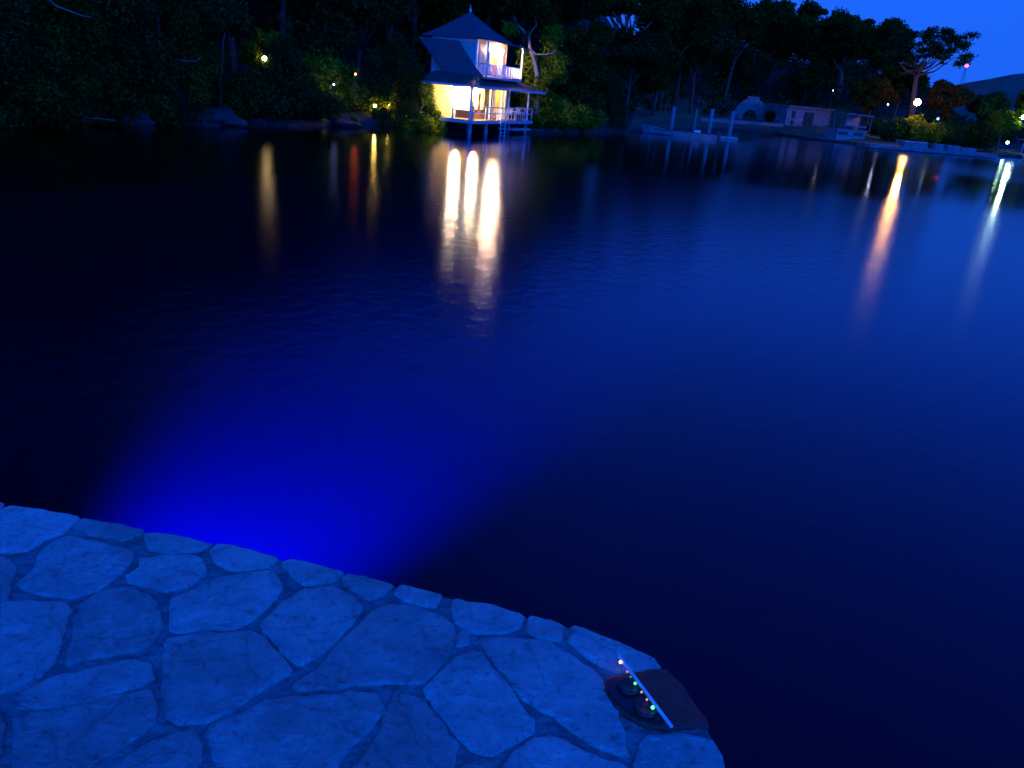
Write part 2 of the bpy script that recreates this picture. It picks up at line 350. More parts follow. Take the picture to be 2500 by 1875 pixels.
def stone(poly, h=0.0, mi=0, jit=0.005, shrink=1.0, it=1):
    w_ = [onz(x, y, TZ) if not isinstance(x, Vector) else x for x, y in poly]
    w_ = smooth_poly(w_, it, jit)
    c = sum(w_, Vector()) / len(w_); tilt = Vector((random.uniform(-1, 1), random.uniform(-1, 1), 0)) * 0.008
    rings = []
    for rad, z in ((-0.009, -0.2), (-0.008, -0.006), (-0.004, -0.002), (0.006, 0.0)):
        ring = []
        for p in w_:
            d = (c - p); L_ = d.length; rad = rad; d = d.normalized() if L_ > 1e-6 else d
            q = p + d * min(rad, L_ * 0.4); ring.append((q.x, q.y, TZ + z + h + (q - c).dot(tilt) * .6))
        rings.append(ring)
    m = len(w_); vs = sum(rings, []); fs = [(a * m + i, a * m + (i + 1) % m, (a + 1) * m + (i + 1) % m, (a + 1) * m + i) for a in range(3) for i in range(m)]
    fs.append(tuple(3 * m + i for i in range(m)))
    TR.add(vs, fs, mi)
S7 = [
 [(-400,0),(-40,50),(5,72),(-20,110),(-200,330),(-420,330)],
 [(0,110),(60,82),(270,110),(480,150),(375,240),(250,285),(160,345),(0,352),(-160,340),(-120,200)],
 [(440,208),(505,158),(690,188),(860,230),(735,283),(640,255),(560,250)],
 [(865,245),(960,243),(1060,265),(1262,303),(1190,345),(1010,360),(900,330)],
 [(1270,345),(1310,310),(1480,338),(1665,392),(1590,445),(1410,462),(1310,420)],
 [(1700,432),(1740,400),(1900,440),(2060,480),(2010,525),(1830,545),(1770,505)],
 [(2065,550),(2100,495),(2200,515),(2335,545),(2300,590),(2220,600),(2140,580)],
 [(100,540),(210,455),(235,370),(330,300),(410,265),(600,300),(780,345),(785,390),(720,480),(600,580),(420,625),(250,610),(170,575)],
 [(770,490),(850,445),(835,395),(930,395),(1010,370),(1210,385),(1230,490),(1130,550),(1000,592),(880,555),(775,535)],
 [(-200,380),(0,385),(90,430),(55,560),(50,625),(0,670),(-200,700)],
 [(1025,640),(1210,570),(1290,520),(1490,480),(1630,475),(1690,560),(1640,650),(1520,760),(1400,810),(1030,832),(1040,720)],
 [(1575,790),(1690,670),(1800,590),(2010,565),(2090,610),(2170,685),(2080,810),(1960,930),(1790,1035),(1680,930),(1600,840)],
 [(405,1010),(440,880),(450,760),(490,660),(650,580),(780,570),(900,620),(940,700),(970,790),(920,890),(800,945),(500,985),(430,1025)],
 [(-200,690),(150,655),(380,660),(425,700),(395,760),(360,880),(320,1020),(230,1100),(100,1160),(0,1185),(-200,1210)],
 [(130,1290),(150,1190),(290,1110),(480,1075),(780,1005),(880,1025),(910,1105),(860,1145),(700,1200),(540,1250),(300,1295)],
 [(100,1340),(300,1305),(540,1262),(700,1215),(895,1180),(930,1290),(915,1390),(790,1490),(620,1580),(460,1690),(200,1800),(80,1780),(90,1500)],
 [(990,880),(1220,845),(1400,850),(1510,835),(1590,880),(1650,950),(1750,1075),(1600,1160),(1480,1230),(1350,1320),(1230,1370),(1090,1370),(1000,1330),(985,1200),(990,1050)],
 [(1250,1450),(1290,1380),(1450,1330),(1620,1240),(1850,1230),(2130,1195),(2260,1215),(2305,1290),(2244,1390),(2099,1502),(2010,1635),(1900,1750),(1330,1800),(1305,1600)],
 [(640,1680),(780,1580),(960,1480),(1080,1440),(1150,1410),(1190,1500),(1190,1620),(1215,1760),(900,1850),(600,1820)],
 [(-220,1260),(-20,1310),(15,1420),(10,1520),(-60,1640),(-220,1650)]]
S8 = [
 [(-193,825),(-45,735),(80,590),(230,430),(320,385),(480,400),(600,440),(685,500),(672,590),(620,700),(540,790),(330,803),(130,812),(-5,835),(-100,850)],
 [(85,240),(125,220),(230,245),(348,275),(300,318),(230,352),(140,300)],
 [(360,325),(402,283),(500,305),(612,335),(572,392),(440,370)],
 [(690,355),(870,388),(1052,440),(1025,515),(900,530),(780,530),(690,470),(672,410)],
 [(1075,525),(1100,450),(1190,470),(1272,495),(1250,570),(1150,568)],
 [(1308,595),(1330,505),(1400,525),(1500,560),(1650,620),(1770,685),(1795,722),(1680,740),(1560,742),(1480,700),(1400,655)],
 [(820,575),(950,560),(1200,590),(1290,650),(1400,720),(1480,790),(1500,860),(1560,970),(1600,1080),(1622,1200),(1490,1170),(1350,1080),(1230,980),(1170,960),(1060,880),(980,790),(870,660)],
 [(525,830),(600,760),(700,670),(780,640),(850,660),(890,740),(980,830),(1040,920),(1100,990),(1100,1060),(1000,1130),(880,1190),(780,1160),(690,1080),(610,960),(550,890)],
 [(370,855),(430,880),(530,910),(590,1000),(640,1070),(690,1120),(680,1250),(640,1400),(100,1430),(110,1290),(230,1170),(290,1060),(310,960)],
 [(1695,1150),(1740,1095),(1900,1092),(2062,1112),(2112,1190),(2146,1300),(2170,1450),(1650,1450),(1665,1260)],
 [(1110,1105),(1180,1095),(1300,1130),(1400,1195),(1600,1245),(1640,1300),(1600,1480),(1000,1480),(960,1270),(1020,1170)],
 [(735,1245),(830,1222),(930,1240),(975,1330),(960,1480),(700,1480)],
 [(700,565),(738,520),(768,548),(750,592),(705,605)]]
for k, s_ in enumerate(S7): stone([Z7(*p) for p in s_], mi=3 if k < 7 and k != 0 else 0)
for k, s_ in enumerate(S8): stone([Z8(*p) for p in s_], mi=3 if 1 <= k <= 5 else 0)
# the rust-brown slab at the corner
stone([Z8(*p) for p in [(1505,860),(1520,800),(1580,782),(1690,760),(1760,748),(1832,750),(1895,815),(1962,905),(2022,990),(2050,1042),(1990,1032),(1930,1040),(1850,1046),(1750,1042),(1660,1010),(1570,950)]], 0.004, 2)
# the paving goes on outside the picture
def inside(p, poly):
    r = False
    for i in range(len(poly)):
        a = poly[i]; b = poly[i - 1]
        if (a.y > p.y) != (b.y > p.y) and p.x < (b.x - a.x) * (p.y - a.y) / (b.y - a.y) + a.x: r = not r
    return r
rr = random.Random(11)
G = 0.46
for i in range(-26, 6):
    for k in range(-14, 14):
        c = Vector((i * G + (k % 2) * G / 2, k * G * 0.9, TZ))
        pts = []
        for a in range(6):
            t = math.pi / 6 + a * math.pi / 3; r0 = G * 0.5
            pts.append(c + Vector((math.cos(t), math.sin(t), 0)) * r0 * rr.uniform(0.9, 1.06))
        if not all(inside(p, outl) for p in pts): continue
        q = [proj(p) for p in pts]
        if any(a is not None and -85 < a[0] < 2500 and 900 < a[1] < 1940 for a in q): continue
        stone([(p, 0) for p in pts], jit=0.003)
tag(TR.build('terrace_paving', [M['stone'], M['mortar'], M['brownstone'], M['coping']]), kind='structure')

# the recessed dark plate and the bar of little lights on the corner slab
TP = lambda x, y, z=TZ + 0.008: onz(*Z8(x, y), z)
pl = empty('deck_plate', TP(1660, 900)); tag(pl, 'dark rounded plate with two shallow round caps sunk in the rust brown corner slab', 'deck plate')
inv = -pl.location
mb = MB(); pp = [TP(*p) for p in [(1512, 850), (1535, 800), (1600, 782), (1650, 790), (1700, 850), (1760, 930), (1820, 1020), (1770, 1030), (1680, 1005), (1590, 945), (1530, 890)]]
pp = smooth_poly(pp, 2); mb.slab([p + inv + Vector((0, 0, 0.004)) for p in pp], 0.01); mb.build('plate', M['black'], pl)
for cx, cy in ((1625, 845), (1715, 965)):
    c = TP(cx, cy) + inv; mb = MB(); mb.lathe((c.x, c.y, 0.004), [(0.034, 0), (0.034, 0.008), (0.029, 0.011), (0.022, 0.007), (0.0, 0.006)], 24)
    o = mb.build('cap', M['black'], pl, True)
br = empty('bead_bar', TP(1715, 860)); tag(br, 'slim pale bar strung with tiny orange and green lights lying across the rust brown slab', 'light bar')
inv = -br.location
a = TP(1572, 665, TZ + 0.03); b = TP(1858, 1050, TZ + 0.022)
mb = MB(); mb.bar(a + inv, b + inv, 0.0075, 0.006); mb.build('bar', M['white'], br)
warm = glow('bead_warm', (1, 0.55, 0.25), 3.0); grn = glow('bead_green', (0.1, 1, 0.35), 2.6); dimw = glow('bead_dim', (1, 0.5, 0.3), 0.8); dimg = glow('bead_dim_green', (0.05, 0.8, 0.35), 0.7)
for x, y, r, m_ in ((1581, 700, .0052, warm), (1618, 752, .0032, dimw), (1636, 780, .0028, dimg), (1660, 815, .0042, grn), (1695, 862, .0036, dimw), (1724, 902, .0036, dimw), (1755, 945, .0055, grn), (1570, 648, .0034, M['white'])):
    c = TP(x, y, TZ + 0.03) + inv; mb = MB(); mb.lathe(c, [(0.0, -r), (r * .7, -r * .7), (r, 0), (r * .7, r * .7), (0, r)], 10)
    mb.build('bead', m_, br, True)

# blue lamp fixed under water to the terrace wall
lp = onz(585, 1345, TZ)
BL = Vector((-4.75, 4.0, -0.9))
ld = bpy.data.lights.new('underwater_lamp', 'SPOT'); ld.energy = 125000; ld.color = (0.0, 0.0, 1.0); ld.spot_size = R(50); ld.spot_blend = 1.0; ld.shadow_soft_size = 0.3
lo = bpy.data.objects.new('underwater_lamp', ld); col.objects.link(lo); lo.location = BL
dirv = Vector((1.15, 7.5, -1.6)).normalized(); lo.rotation_euler = dirv.to_track_quat('-Z', 'Y').to_euler()

# ------------------------------------------------------------------ the house on piles
PHI = R(23)
hs = empty('lagoon_house', (-5.02, 63.63, 0), -PHI)
tag(hs, 'two-storey lit waterside house on piles with steep pyramid roof and railed deck', 'house')
HMAT = Matrix.Translation(hs.location) @ Matrix.Rotation(-PHI, 4, 'Z')
HI = HMAT.inverted()
ZH = lambda x, y: (980 + x / 4.88, y / 4.88)
def H(name, mb_, m_, parent=None, smooth=False): return mb_.build(name, m_, parent or hs, smooth)
DZ = 1.03
# deck: u runs to the right and nearer, v goes back
DU0, DU1, DV1 = -5.4, 0.0, 11.5
mb = MB(); mb.slab([(DU0, 0, DZ), (DU1, 0, DZ), (DU1 + 0.1, DV1, DZ), (DU0, DV1, DZ)], 0.06); deck = H('deck', mb, M['wood'])
mb = MB(); mb.bar((DU0, -0.03, DZ - .14), (0.03, -0.03, DZ - .14), 0.05, 0.24); mb.bar((0.05, -0.03, DZ - .14), (0.15, DV1, DZ - .14), 0.05, 0.24); mb.build('fascia', M['bluewhite'], deck)
for u, v in ((-0.35, 0.4), (-3.2, 0.3), (-0.35, 3.2), (-0.4, 7.6), (-3, 5), (-0.3, 11), (-5.0, 3)):
    mb = MB(); mb.tube([(u, v, -3), (u, v, DZ - .06)], 0.16, 10); H('pile', mb, M['concrete'])
mb = MB(); mb.slab([(-0.9, 6.6, 0.38), (0.6, 6.6, 0.38), (0.6, 10.3, 0.38), (-0.9, 10.3, 0.38)], 0.1); H('landing', mb, M['bluewhite'])
def rail(name, a, b, z0, h, posts, rails, w=0.075, pm=None):
    mb = MB(); a = Vector(a); b = Vector(b)
    for t in posts:
        p = a.lerp(b, t); mb.bar((p.x, p.y, z0), (p.x, p.y, z0 + h), w, w)
    for r_ in rails:
        mb.bar((a.x, a.y, z0 + r_), (b.x, b.y, z0 + r_), w * .8, w * .9)
    return H(name, mb, pm or M['bluewhite'])
rail('deck_rail', (-0.05, 0.1), (0.05, DV1 - .05), DZ, 1.02, (0.0, .2, .38, .56, .7, .86, 1), (0.52, 0.99))
rail('deck_rail', (-0.1, 0.06), (-1.75, 0.06), DZ, 0.72, (0, 1), (0.66,))
rail('deck_rail', (0.05, DV1 - .05), (-1.5, DV1 - .05), DZ, 1.02, (1,), (0.52, 0.99))
for u, v in ((-1.78, 0.12), (-0.22, 0.12), (-0.12, 5.3), (-0.1, 10.7)):
    mb = MB(); mb.bar((u, v, DZ), (u, v, 3.45), 0.12, 0.12); mb.box((u, v, 3.38), (0.22, 0.22, 0.12)); mb.box((u, v, DZ + .08), (0.19, 0.19, 0.16)); H('verandah_post', mb, M['white'])
vL = 5.2
mb = MB()
for dv in (-.45, .45): mb.tube([(-.1, vL + dv, DZ + .1), (-.02, vL + dv, DZ + .85), (0.2, vL + dv, DZ + .8), (0.26, vL + dv, -1.0)], 0.035, 6)
for i in range(7): mb.tube([(0.24, vL - .45, DZ - .1 - i * .28), (0.24, vL + .45, DZ - .1 - i * .28)], 0.026, 6)
H('ladder', mb, M['white'])
# verandah roof: skirt from the eaves up to the tower
EZ = 3.56; TU, TV, TS = -0.68, 2.36, 5.6    # near eave corner of the tower roof, its side
e = [(-4.9, -0.55, EZ), (0.12, -0.55, EZ), (0.95, 11.9, EZ - .06), (-4.9, 11.9, EZ)]
i_ = [(-4.8, 2.2, 4.42), (-1.15, 2.2, 4.42), (-1.15, 8.6, 4.42), (-4.8, 8.6, 4.42)]
mb = MB()
for k in range(4):
    a, b, c, d = e[k], e[(k + 1) % 4], i_[(k + 1) % 4], i_[k]; mb.slab([a, b, c, d], 0.07)
H('verandah_roof', mb, M['lowroof'])
mb = MB(); mb.bar((-4.9, -0.58, EZ - .06), (0.15, -0.58, EZ - .06), 0.05, 0.18); mb.bar((0.16, -0.58, EZ - .06), (1.0, 11.9, EZ - .12), 0.05, 0.18); H('eave_fascia', mb, M['bluewhite'])
mb = MB(); mb.slab([(-4.85, -0.4, EZ - .06), (0.08, -0.4, EZ - .06), (0.85, 11.7, EZ - .12), (-4.85, 11.7, EZ - .1)], 0.03); H('verandah_ceiling', mb, M['cream'])
# lower room
RU, RV0, RV1 = -1.2, 1.75, 8.8
zb, zt = DZ, EZ - .09
def wall(name, a, b, z0, z1, m_, t=.12):
    mb = MB(); mb.bar((a[0], a[1], (z0 + z1) / 2), (b[0], b[1], (z0 + z1) / 2), t, z1 - z0); return H(name, mb, m_)
wall('front_wall', (-4.7, RV0), (RU, RV0), zb, zt, M['cream'])
wall('side_wall', (RU, RV0), (RU, 2.3), zb, zt, M['wood'])
wall('side_wall', (RU, 4.1), (RU, 5.6), zb, zt, mat('olive_board', (0.30, 0.22, 0.06), 0.8, var=0.2))
mb = MB(); mb.bar((-1.7, .55, DZ + .32), (-.3, .55, DZ + .32), .4, .5); mb.bar((-1.7, .4, DZ + .62), (-.3, .4, DZ + .62), .1, .1); H('built_in_bench', mb, M['wood'])
wall('side_wall', (RU, 8.0), (RU, RV1), zb, zt, M['cream'])
wall('window_apron', (RU, 2.3), (RU, 4.1), zb, zb + .75, M['wood'])
wall('rear_wall', (-4.7, RV1), (RU, RV1), zb, zt, M['cream'])
wall('inner_wall', (-3.4, RV0 + .1), (-3.4, RV1 - .1), zb, zt, M['cream'])
for v0, v1 in ((2.35, 2.95), (3.45, 4.05)):
    mb = MB(); n_ = 18
    pts = [(RU + .1 + .05 * math.sin(i * 2.1), v0 + (v1 - v0) * i / n_) for i in range(n_ + 1)]
    for i in range(n_):
        (u0, a_), (u1, b_) = pts[i], pts[i + 1]; mb.add([(u0, a_, zb + .76), (u1, b_, zb + .76), (u1, b_, zt - .08), (u0, a_, zt - .08)], [(0, 1, 2, 3)])
    H('curtain', mb, M['curtain'])
for v in (5.1, 5.75, 7.95, 8.7):
    mb = MB(); mb.bar((RU + .14, v, zb), (RU + .14, v, zt), 0.14, 0.14); H('door_post', mb, M['white'])
mb = MB(); mb.bar((-3.2, 6.3, 2.0), (-3.2, 8.2, 2.0), .35, .06); mb.bar((-3.2, 6.3, 2.5), (-3.2, 8.2, 2.5), .35, .06); mb.bar((-3.2, 6.4, 1.45), (-3.2, 8.1, 1.45), .5, .8); H('shelf', mb, M['wood'])
mb = MB(); mb.box((-3.1, 7.2, 2.68), (.3, .4, .3)); mb.box((-3.1, 7.2, 2.86), (.2, .2, .12)); H('shelf_ornament', mb, M['darkwood'])
def lamp(name, c, r, m_, parent=None, cap=True):
    mb = MB(); mb.lathe(c, [(0.0, -r), (r * .5, -r * .87), (r * .87, -r * .5), (r, 0), (r * .87, r * .5), (r * .5, r * .87), (0, r)], 14); o = H(name, mb, m_, parent, True)
    if cap:
        k = MB(); k.lathe((c[0], c[1], c[2] + r * .95), [(r * .9, 0), (r * .4, r * .5), (.02, r * .6), (.02, r * 1.2)], 12); k.build('lamp_cap', M['black'], o)
    return o
lamp('ceiling_lamp', (-1.65, 0.6, 3.18), 0.17, M['ylamp'])
lamp('ceiling_lamp', (-0.78, 2.1, 3.16), 0.14, M['ylamp'])
for v in (6.5, 7.9): lamp('wall_lamp', (-3.2, v, 2.8), 0.07, glow('wall_lamp_glow', (1, .75, .3), 90), cap=False)
lamp('room_lamp', (-2.2, 7.2, 3.15), 0.1, glow('room_lamp_glow', (1, .75, .3), 420), cap=False)
# tower
WU, WV = -1.4, 2.75                         # near wall corner
wz1 = 7.0
mb = MB(); mb.slab([(-5.5, WV, wz1), (WU, WV, wz1), (WU, 8.3, wz1), (-5.5, 8.3, wz1)], wz1 - 4.0); H('tower_wall', mb, M['stucco'])
mb = MB(); mb.bar((WU + .02, WV - .02, 4.1), (WU + .02, WV - .02, wz1), .16, .16); mb.bar((-5.5, WV - .03, wz1 - .12), (WU, WV - .03, wz1 - .12), .06, .22); H('corner_board', mb, M['white'])
mb = MB(); mb.box((WU + .04, WV + .95, 5.85), (.06, 1.3, 1.7))
for i in range(13): mb.box((WU + .09, WV + .95, 5.1 + i * .125), (.04, 1.1, .05))
H('shutter', mb, M['bluewhite'])
mb = MB(); mb.box((WU + .03, 6.0, 5.6), (.05, 3.6, 2.6)); H('balcony_wall', mb, M['wood'])
mb = MB(); mb.box((WU + .08, 6.9, 5.35), (.06, .95, 2.1)); H('door', mb, M['white'])
mb = MB(); mb.box((WU + .08, 5.2, 5.5), (.06, .8, 1.5)); H('window', mb, M['curtain'])
# pyramid roof, slightly belled at the eaves, with finial
cx, cy = TU - TS / 2, TV + TS / 2
rings = [(TS / 2, 6.98), (TS / 2, 7.05), (TS / 2 * .82, 7.34), (TS / 2 * .5, 7.98)]
mb = MB(); vs = []
for r_, z_ in rings: vs += [(cx - r_, cy - r_, z_), (cx + r_, cy - r_, z_), (cx + r_, cy + r_, z_), (cx - r_, cy + r_, z_)]
fs = [(3, 2, 1, 0)] + [(a * 4 + k, a * 4 + (k + 1) % 4, (a + 1) * 4 + (k + 1) % 4, (a + 1) * 4 + k) for a in range(3) for k in range(4)]
vs = vs + [(cx, cy, 9.1)]; fs += [(12 + k, 12 + (k + 1) % 4, 16) for k in range(4)]
mb.add(vs, fs); tr_ = H('pyramid_roof', mb, M['shingle'])
mb = MB(); mb.lathe((cx, cy, 9.04), [(.09, 0), (.05, .08), (.11, .16), (.09, .25), (.03, .32), (.012, .6), (.0, .64)], 10); mb.build('finial', M['white'], tr_, True)
# swept side roof below the pyramid eave
mb = MB()
A = [ZH(205, 428), ZH(690, 484), ZH(872, 785), ZH(975, 905), ZH(500, 838)]
P_ = [HI @ ony(*a_, y_) for a_, y_ in zip(A, [68.3, 67.0, 66.2, 65.7, 66.8])]
mb.slab(P_, 0.12); H('swept_roof', mb, M['shingle'])
# balcony along the side
bz = 4.3; BV0, BV1, BU = 1.95, 8.6, 0.0
mb = MB(); mb.slab([(WU, WV - .02, bz), (BU, BV0, bz), (BU, BV1, bz), (WU, BV1, bz)], .16); H('balcony_floor', mb, M['bluewhite'])
def brail(a, b, nb):
    a = Vector((*a, 0)); b = Vector((*b, 0)); mb = MB()
    for z_ in (.1, .92): mb.bar((a.x, a.y, bz + z_), (b.x, b.y, bz + z_), .05, .07)
    for i in range(nb + 1):
        p = a.lerp(b, i / nb); mb.bar((p.x, p.y, bz + .12), (p.x, p.y, bz + .9), .06, .03)
    H('balcony_rail', mb, M['white'])
brail((BU - .05, BV0 + .05), (BU - .05, BV1 - .05), 26); brail((WU + .08, WV - .05), (BU - .05, BV0 + .05), 5); brail((WU, BV1 - .05), (BU - .05, BV1 - .05), 6)
for v, zt_ in ((BV0 + .05, 6.95), (5.3, bz + 1.05), (BV1 - .05, 6.85)):
    mb = MB(); mb.bar((BU - .05, v, bz), (BU - .05, v, zt_), .11, .11); H('balcony_post', mb, M['white'])
mb = MB(); mb.slab([(-1.4, TV + .25, 7.22), (0.05, TV - .1, 6.98), (0.4, 9.5, 6.82), (-1.4, 9.2, 7.12)], .09); H('balcony_roof', mb, M['shingle'])
lc = HI @ ony(*ZH(1192, 610), 70.0); lamp('balcony_lamp', lc, 0.19, M['wlamp'], cap=False)

# ------------------------------------------------------------------ deck furniture (world placed)
def hw(u, v, z): return HMAT @ Vector((u, v, z))
def chair(loc, rz, label):
    t = empty('deck_chair', loc, rz); tag(t, label, 'chair', 'slatted chairs on the house deck')
    m_ = M['white']
    mb = MB(); [mb.box((-.2 + i * .1, 0, .44), (.08, .46, .03)) for i in range(5)]; mb.build('seat', m_, t)
    mb = MB(); [mb.bar((-.18 + i * .09, -.23, .46), (-.18 + i * .09, -.34, .98), .05, .02) for i in range(5)]; mb.bar((-.24, -.34, .98), (.24, -.34, .98), .05, .08); mb.build('backrest', m_, t)
    for x in (-.22, .22):
        for y in (-.2, .2):
            mb = MB(); mb.bar((x, y, 0), (x, y, .43), .045, .045); mb.build('leg', m_, t)
        mb = MB(); mb.bar((x * 1.1, -.25, .66), (x * 1.1, .24, .66), .06, .03); mb.bar((x * 1.1, .2, .43), (x * 1.1, .2, .65), .04, .04); mb.build('armrest', m_, t)
chair(hw(-0.5, 10.0, DZ), R(-150), 'pale chair nearest the open right end of the house deck')
chair(hw(-0.55, 7.7, DZ), R(40), 'pale chair beside the ladder opening in the house deck')
t = empty('deck_table', hw(-0.5, 8.9, DZ)); tag(t, 'small round table between the pale chairs on the house deck', 'table')
mb = MB(); mb.lathe((0, 0, .7), [(.38, 0), (.38, .035)], 20); mb.build('table_top', M['white'], t)
mb = MB(); mb.lathe((0, 0, 0), [(.2, 0), (.18, .03), (.035, .06), (.035, .7)], 12); mb.build('pedestal', M['white'], t)
t = empty('dining_chair', hw(-0.55, .9, DZ), R(20)); tag(t, 'dark wooden chair behind the corner post of the lit front bay', 'chair')
mb = MB(); mb.box((0, 0, .45), (.42, .42, .04)); mb.build('seat', M['darkwood'], t)
mb = MB(); mb.bar((-.18, -.2, .45), (-.18, -.25, 1.05), .04, .04); mb.bar((.18, -.2, .45), (.18, -.25, 1.05), .04, .04); mb.bar((-.2, -.245, .98), (.2, -.245, .98), .03, .14); mb.build('backrest', M['darkwood'], t)
for x in (-.18, .18):
    for y in (-.18, .18): mb = MB(); mb.bar((x, y, 0), (x, y, .43), .04, .04); mb.build('leg', M['darkwood'], t)
def copy_tree(o, parent=None):
    c = o.copy(); col.objects.link(c)
    if parent: c.parent = parent
    for ch in [x for x in o.children]: copy_tree(ch, c)
    return c
t = empty('hanging_lantern', hw(-1.82, -0.06, 2.45)); tag(t, 'small bright lantern hanging on the left front post of the lit deck', 'lantern')
mb = MB(); mb.lathe((0, 0, 0), [(.03, 0), (.075, .05), (.08, .2), (.03, .26)], 10); mb.build('lantern_glass', glow('lantern_glow', (1, .72, .35), 9), t, True)
mb = MB(); mb.lathe((0, 0, .26), [(.1, 0), (.05, .06), (.01, .1), (.01, .25)], 10); mb.build('lantern_cap', M['black'], t)

# ------------------------------------------------------------------ foliage
def leaf_mesh(name, lobes, n, size, m_, seed, droop=0.0, shell=0.55, asp=0.5):
    """lobes: (cx, cy, cz, rx, ry, rz); n leaves in all, each a folded leaf of two triangles"""
    g = np.random.default_rng(seed); wgt = np.array([l[3] * l[4] + l[4] * l[5] for l in lobes]); wgt = wgt / wgt.sum()
    idx = g.choice(len(lobes), n, p=wgt); Lb = np.array(lobes)[idx]
    d = g.normal(size=(n, 3)); d /= np.linalg.norm(d, axis=1)[:, None]
    rad = shell + (1.08 - shell) * g.random(n) ** 0.7
    # lumpy lobes: radius varies with direction
    rad *= 1 + 0.16 * np.sin(d[:, 0] * 7 + idx) * np.sin(d[:, 2] * 6 + idx * 2) + 0.1 * np.sin(d[:, 1] * 13 + idx)
    c = Lb[:, :3] + d * Lb[:, 3:] * rad[:, None]
    c[:, 2] -= droop * g.random(n) ** 2
    nrm = d + g.normal(size=(n, 3)) * 0.7 + np.array([0, 0, 0.35]); nrm /= np.linalg.norm(nrm, axis=1)[:, None]
    r = g.normal(size=(n, 3)); r[:, 2] -= 0.6; a = np.cross(nrm, r); a /= np.linalg.norm(a, axis=1)[:, None]; b = np.cross(nrm, a)
    s = size * (0.6 + 0.8 * g.random(n))[:, None]
    V = np.stack([c - b * s, c + a * s * asp - nrm * s * .12, c + b * s, c - a * s * asp - nrm * s * .12], 1).reshape(-1, 3)
    me = bpy.data.meshes.new(name); me.vertices.add(4 * n); me.vertices.foreach_set('co', V.astype(np.float32).ravel())
    me.loops.add(4 * n); me.loops.foreach_set('vertex_index', np.arange(4 * n, dtype=np.int32))
    me.polygons.add(n); me.polygons.foreach_set('loop_start', np.arange(0, 4 * n, 4, dtype=np.int32)); me.polygons.foreach_set('loop_total', np.full(n, 4, dtype=np.int32))
    me.materials.append(m_); me.update(calc_edges=True); return me
def lobes_of(kind, seed):
    r = random.Random(seed); out = []
    if kind == 'broad':
        for i in range(30):
            a = r.uniform(0, 6.28); q = math.sqrt(r.random()) * 3.1; z = 7.3 + r.uniform(-2.6, 2.6) * math.cos(q / 3.6); s = r.uniform(.7, 1.35); out.append((q * math.cos(a), q * math.sin(a), z, s, s, s * .8))
    elif kind == 'tall':
        for i in range(34):
            z = r.uniform(3.2, 12.2); w_ = 2.5 * math.sin(min(1, (z - 1.5) / 5) * 1.5) * (1.15 - z / 16); a = r.uniform(0, 6.28); q = r.uniform(.2, 1) * w_; s = r.uniform(.6, 1.15); out.append((q * math.cos(a), q * math.sin(a), z, s, s, s * .9))
    elif kind == 'droop':
        for i in range(34):
            a = r.uniform(0, 6.28); q = math.sqrt(r.random()) * 3.3; z = 8.0 - q * q * .5 + r.uniform(-1, .5) - (r.random() < .4) * r.uniform(0, 3); s = r.uniform(.55, 1.0); out.append((q * math.cos(a), q * math.sin(a), max(z, .9), s, s, s * 1.25))
    elif kind == 'airy':
        for i in range(26):
            a = r.uniform(0, 6.28); q = r.uniform(.8, 4.4); z = 7.8 + r.uniform(-1.3, 2.2) - q * .15; s = r.uniform(.45, .85); out.append((q * math.cos(a), q * math.sin(a), z, s * 1.3, s * 1.3, s * .55))
    elif kind == 'bush':
        for i in range(16):
            a = r.uniform(0, 6.28); q = math.sqrt(r.random()) * 1.7; s = r.uniform(.45, .85); out.append((q * math.cos(a), q * math.sin(a), 1.3 + r.uniform(-.9, .9) * (1 - q / 2.4), s, s, s * .9))
    elif kind == 'conifer':
        for i in range(26):
            z = r.uniform(2.5, 11.5); w_ = (12 - z) * .28; a = r.uniform(0, 6.28); q = w_ * r.uniform(.4, 1); s = r.uniform(.35, .65); out.append((q * math.cos(a), q * math.sin(a), z, s * 1.2, s * 1.2, s * .6))
    return out
PROTO = {}
def trunk_mesh(kind, lobes, seed, m_):
    r = random.Random(seed + 50); mb = MB(); top = max(l[2] for l in lobes) - .6; r0 = .24 if kind != 'bush' else .08
    lean = (r.uniform(-.5, .5), r.uniform(-.5, .5)); base = []
    for i in range(7):
        f = i / 6; base.append(Vector((lean[0] * f + .12 * math.sin(f * 5 + seed), lean[1] * f + .12 * math.cos(f * 4), -.4 + (top + .4) * f)))
    mb.tube(base, [r0 * (1 - .8 * i / 6) for i in range(7)], 8)
    for l in r.sample(lobes, min(11, len(lobes))):
        c = Vector(l[:3]); f = min(.92, max(.25, (c.z - 1.2) / top * .75)); k = f * 6; i = int(k); s = base[i].lerp(base[min(6, i + 1)], k - i)
        mid = s.lerp(c, .5) + Vector((r.uniform(-.3, .3), r.uniform(-.3, .3), .25)); mb.tube([s, mid, c], [r0 * .42, r0 * .28, r0 * .1], 6)
    return mb.mesh('trunk', m_, True)
def proto(kind, lm, seed, n, size, bark='bark', **kw):
    lb = lobes_of(kind, seed)
    PROTO[(kind, lm, seed)] = (leaf_mesh('crown', lb, n, size, M[lm], seed, **kw), trunk_mesh(kind, lb, seed, M[bark]))
proto('broad', 'leafA', 1, 17000, .17, shell=.45); proto('broad', 'leafB', 2, 17000, .17, shell=.45); proto('broad', 'leafD', 3, 9000, .22)
proto('tall', 'leafA', 4, 12000, .19); proto('tall', 'leafB', 5, 12000, .19)
proto('droop', 'leafB', 6, 22000, .125, droop=1.3, shell=.4); proto('droop', 'leafA', 7, 22000, .125, droop=1.3, shell=.4)
proto('airy', 'leafA', 8, 6500, .17, 'palebark'); proto('bush', 'leafA', 9, 5200, .12, droop=.4); proto('bush', 'leafC', 10, 5200, .12, droop=.4)
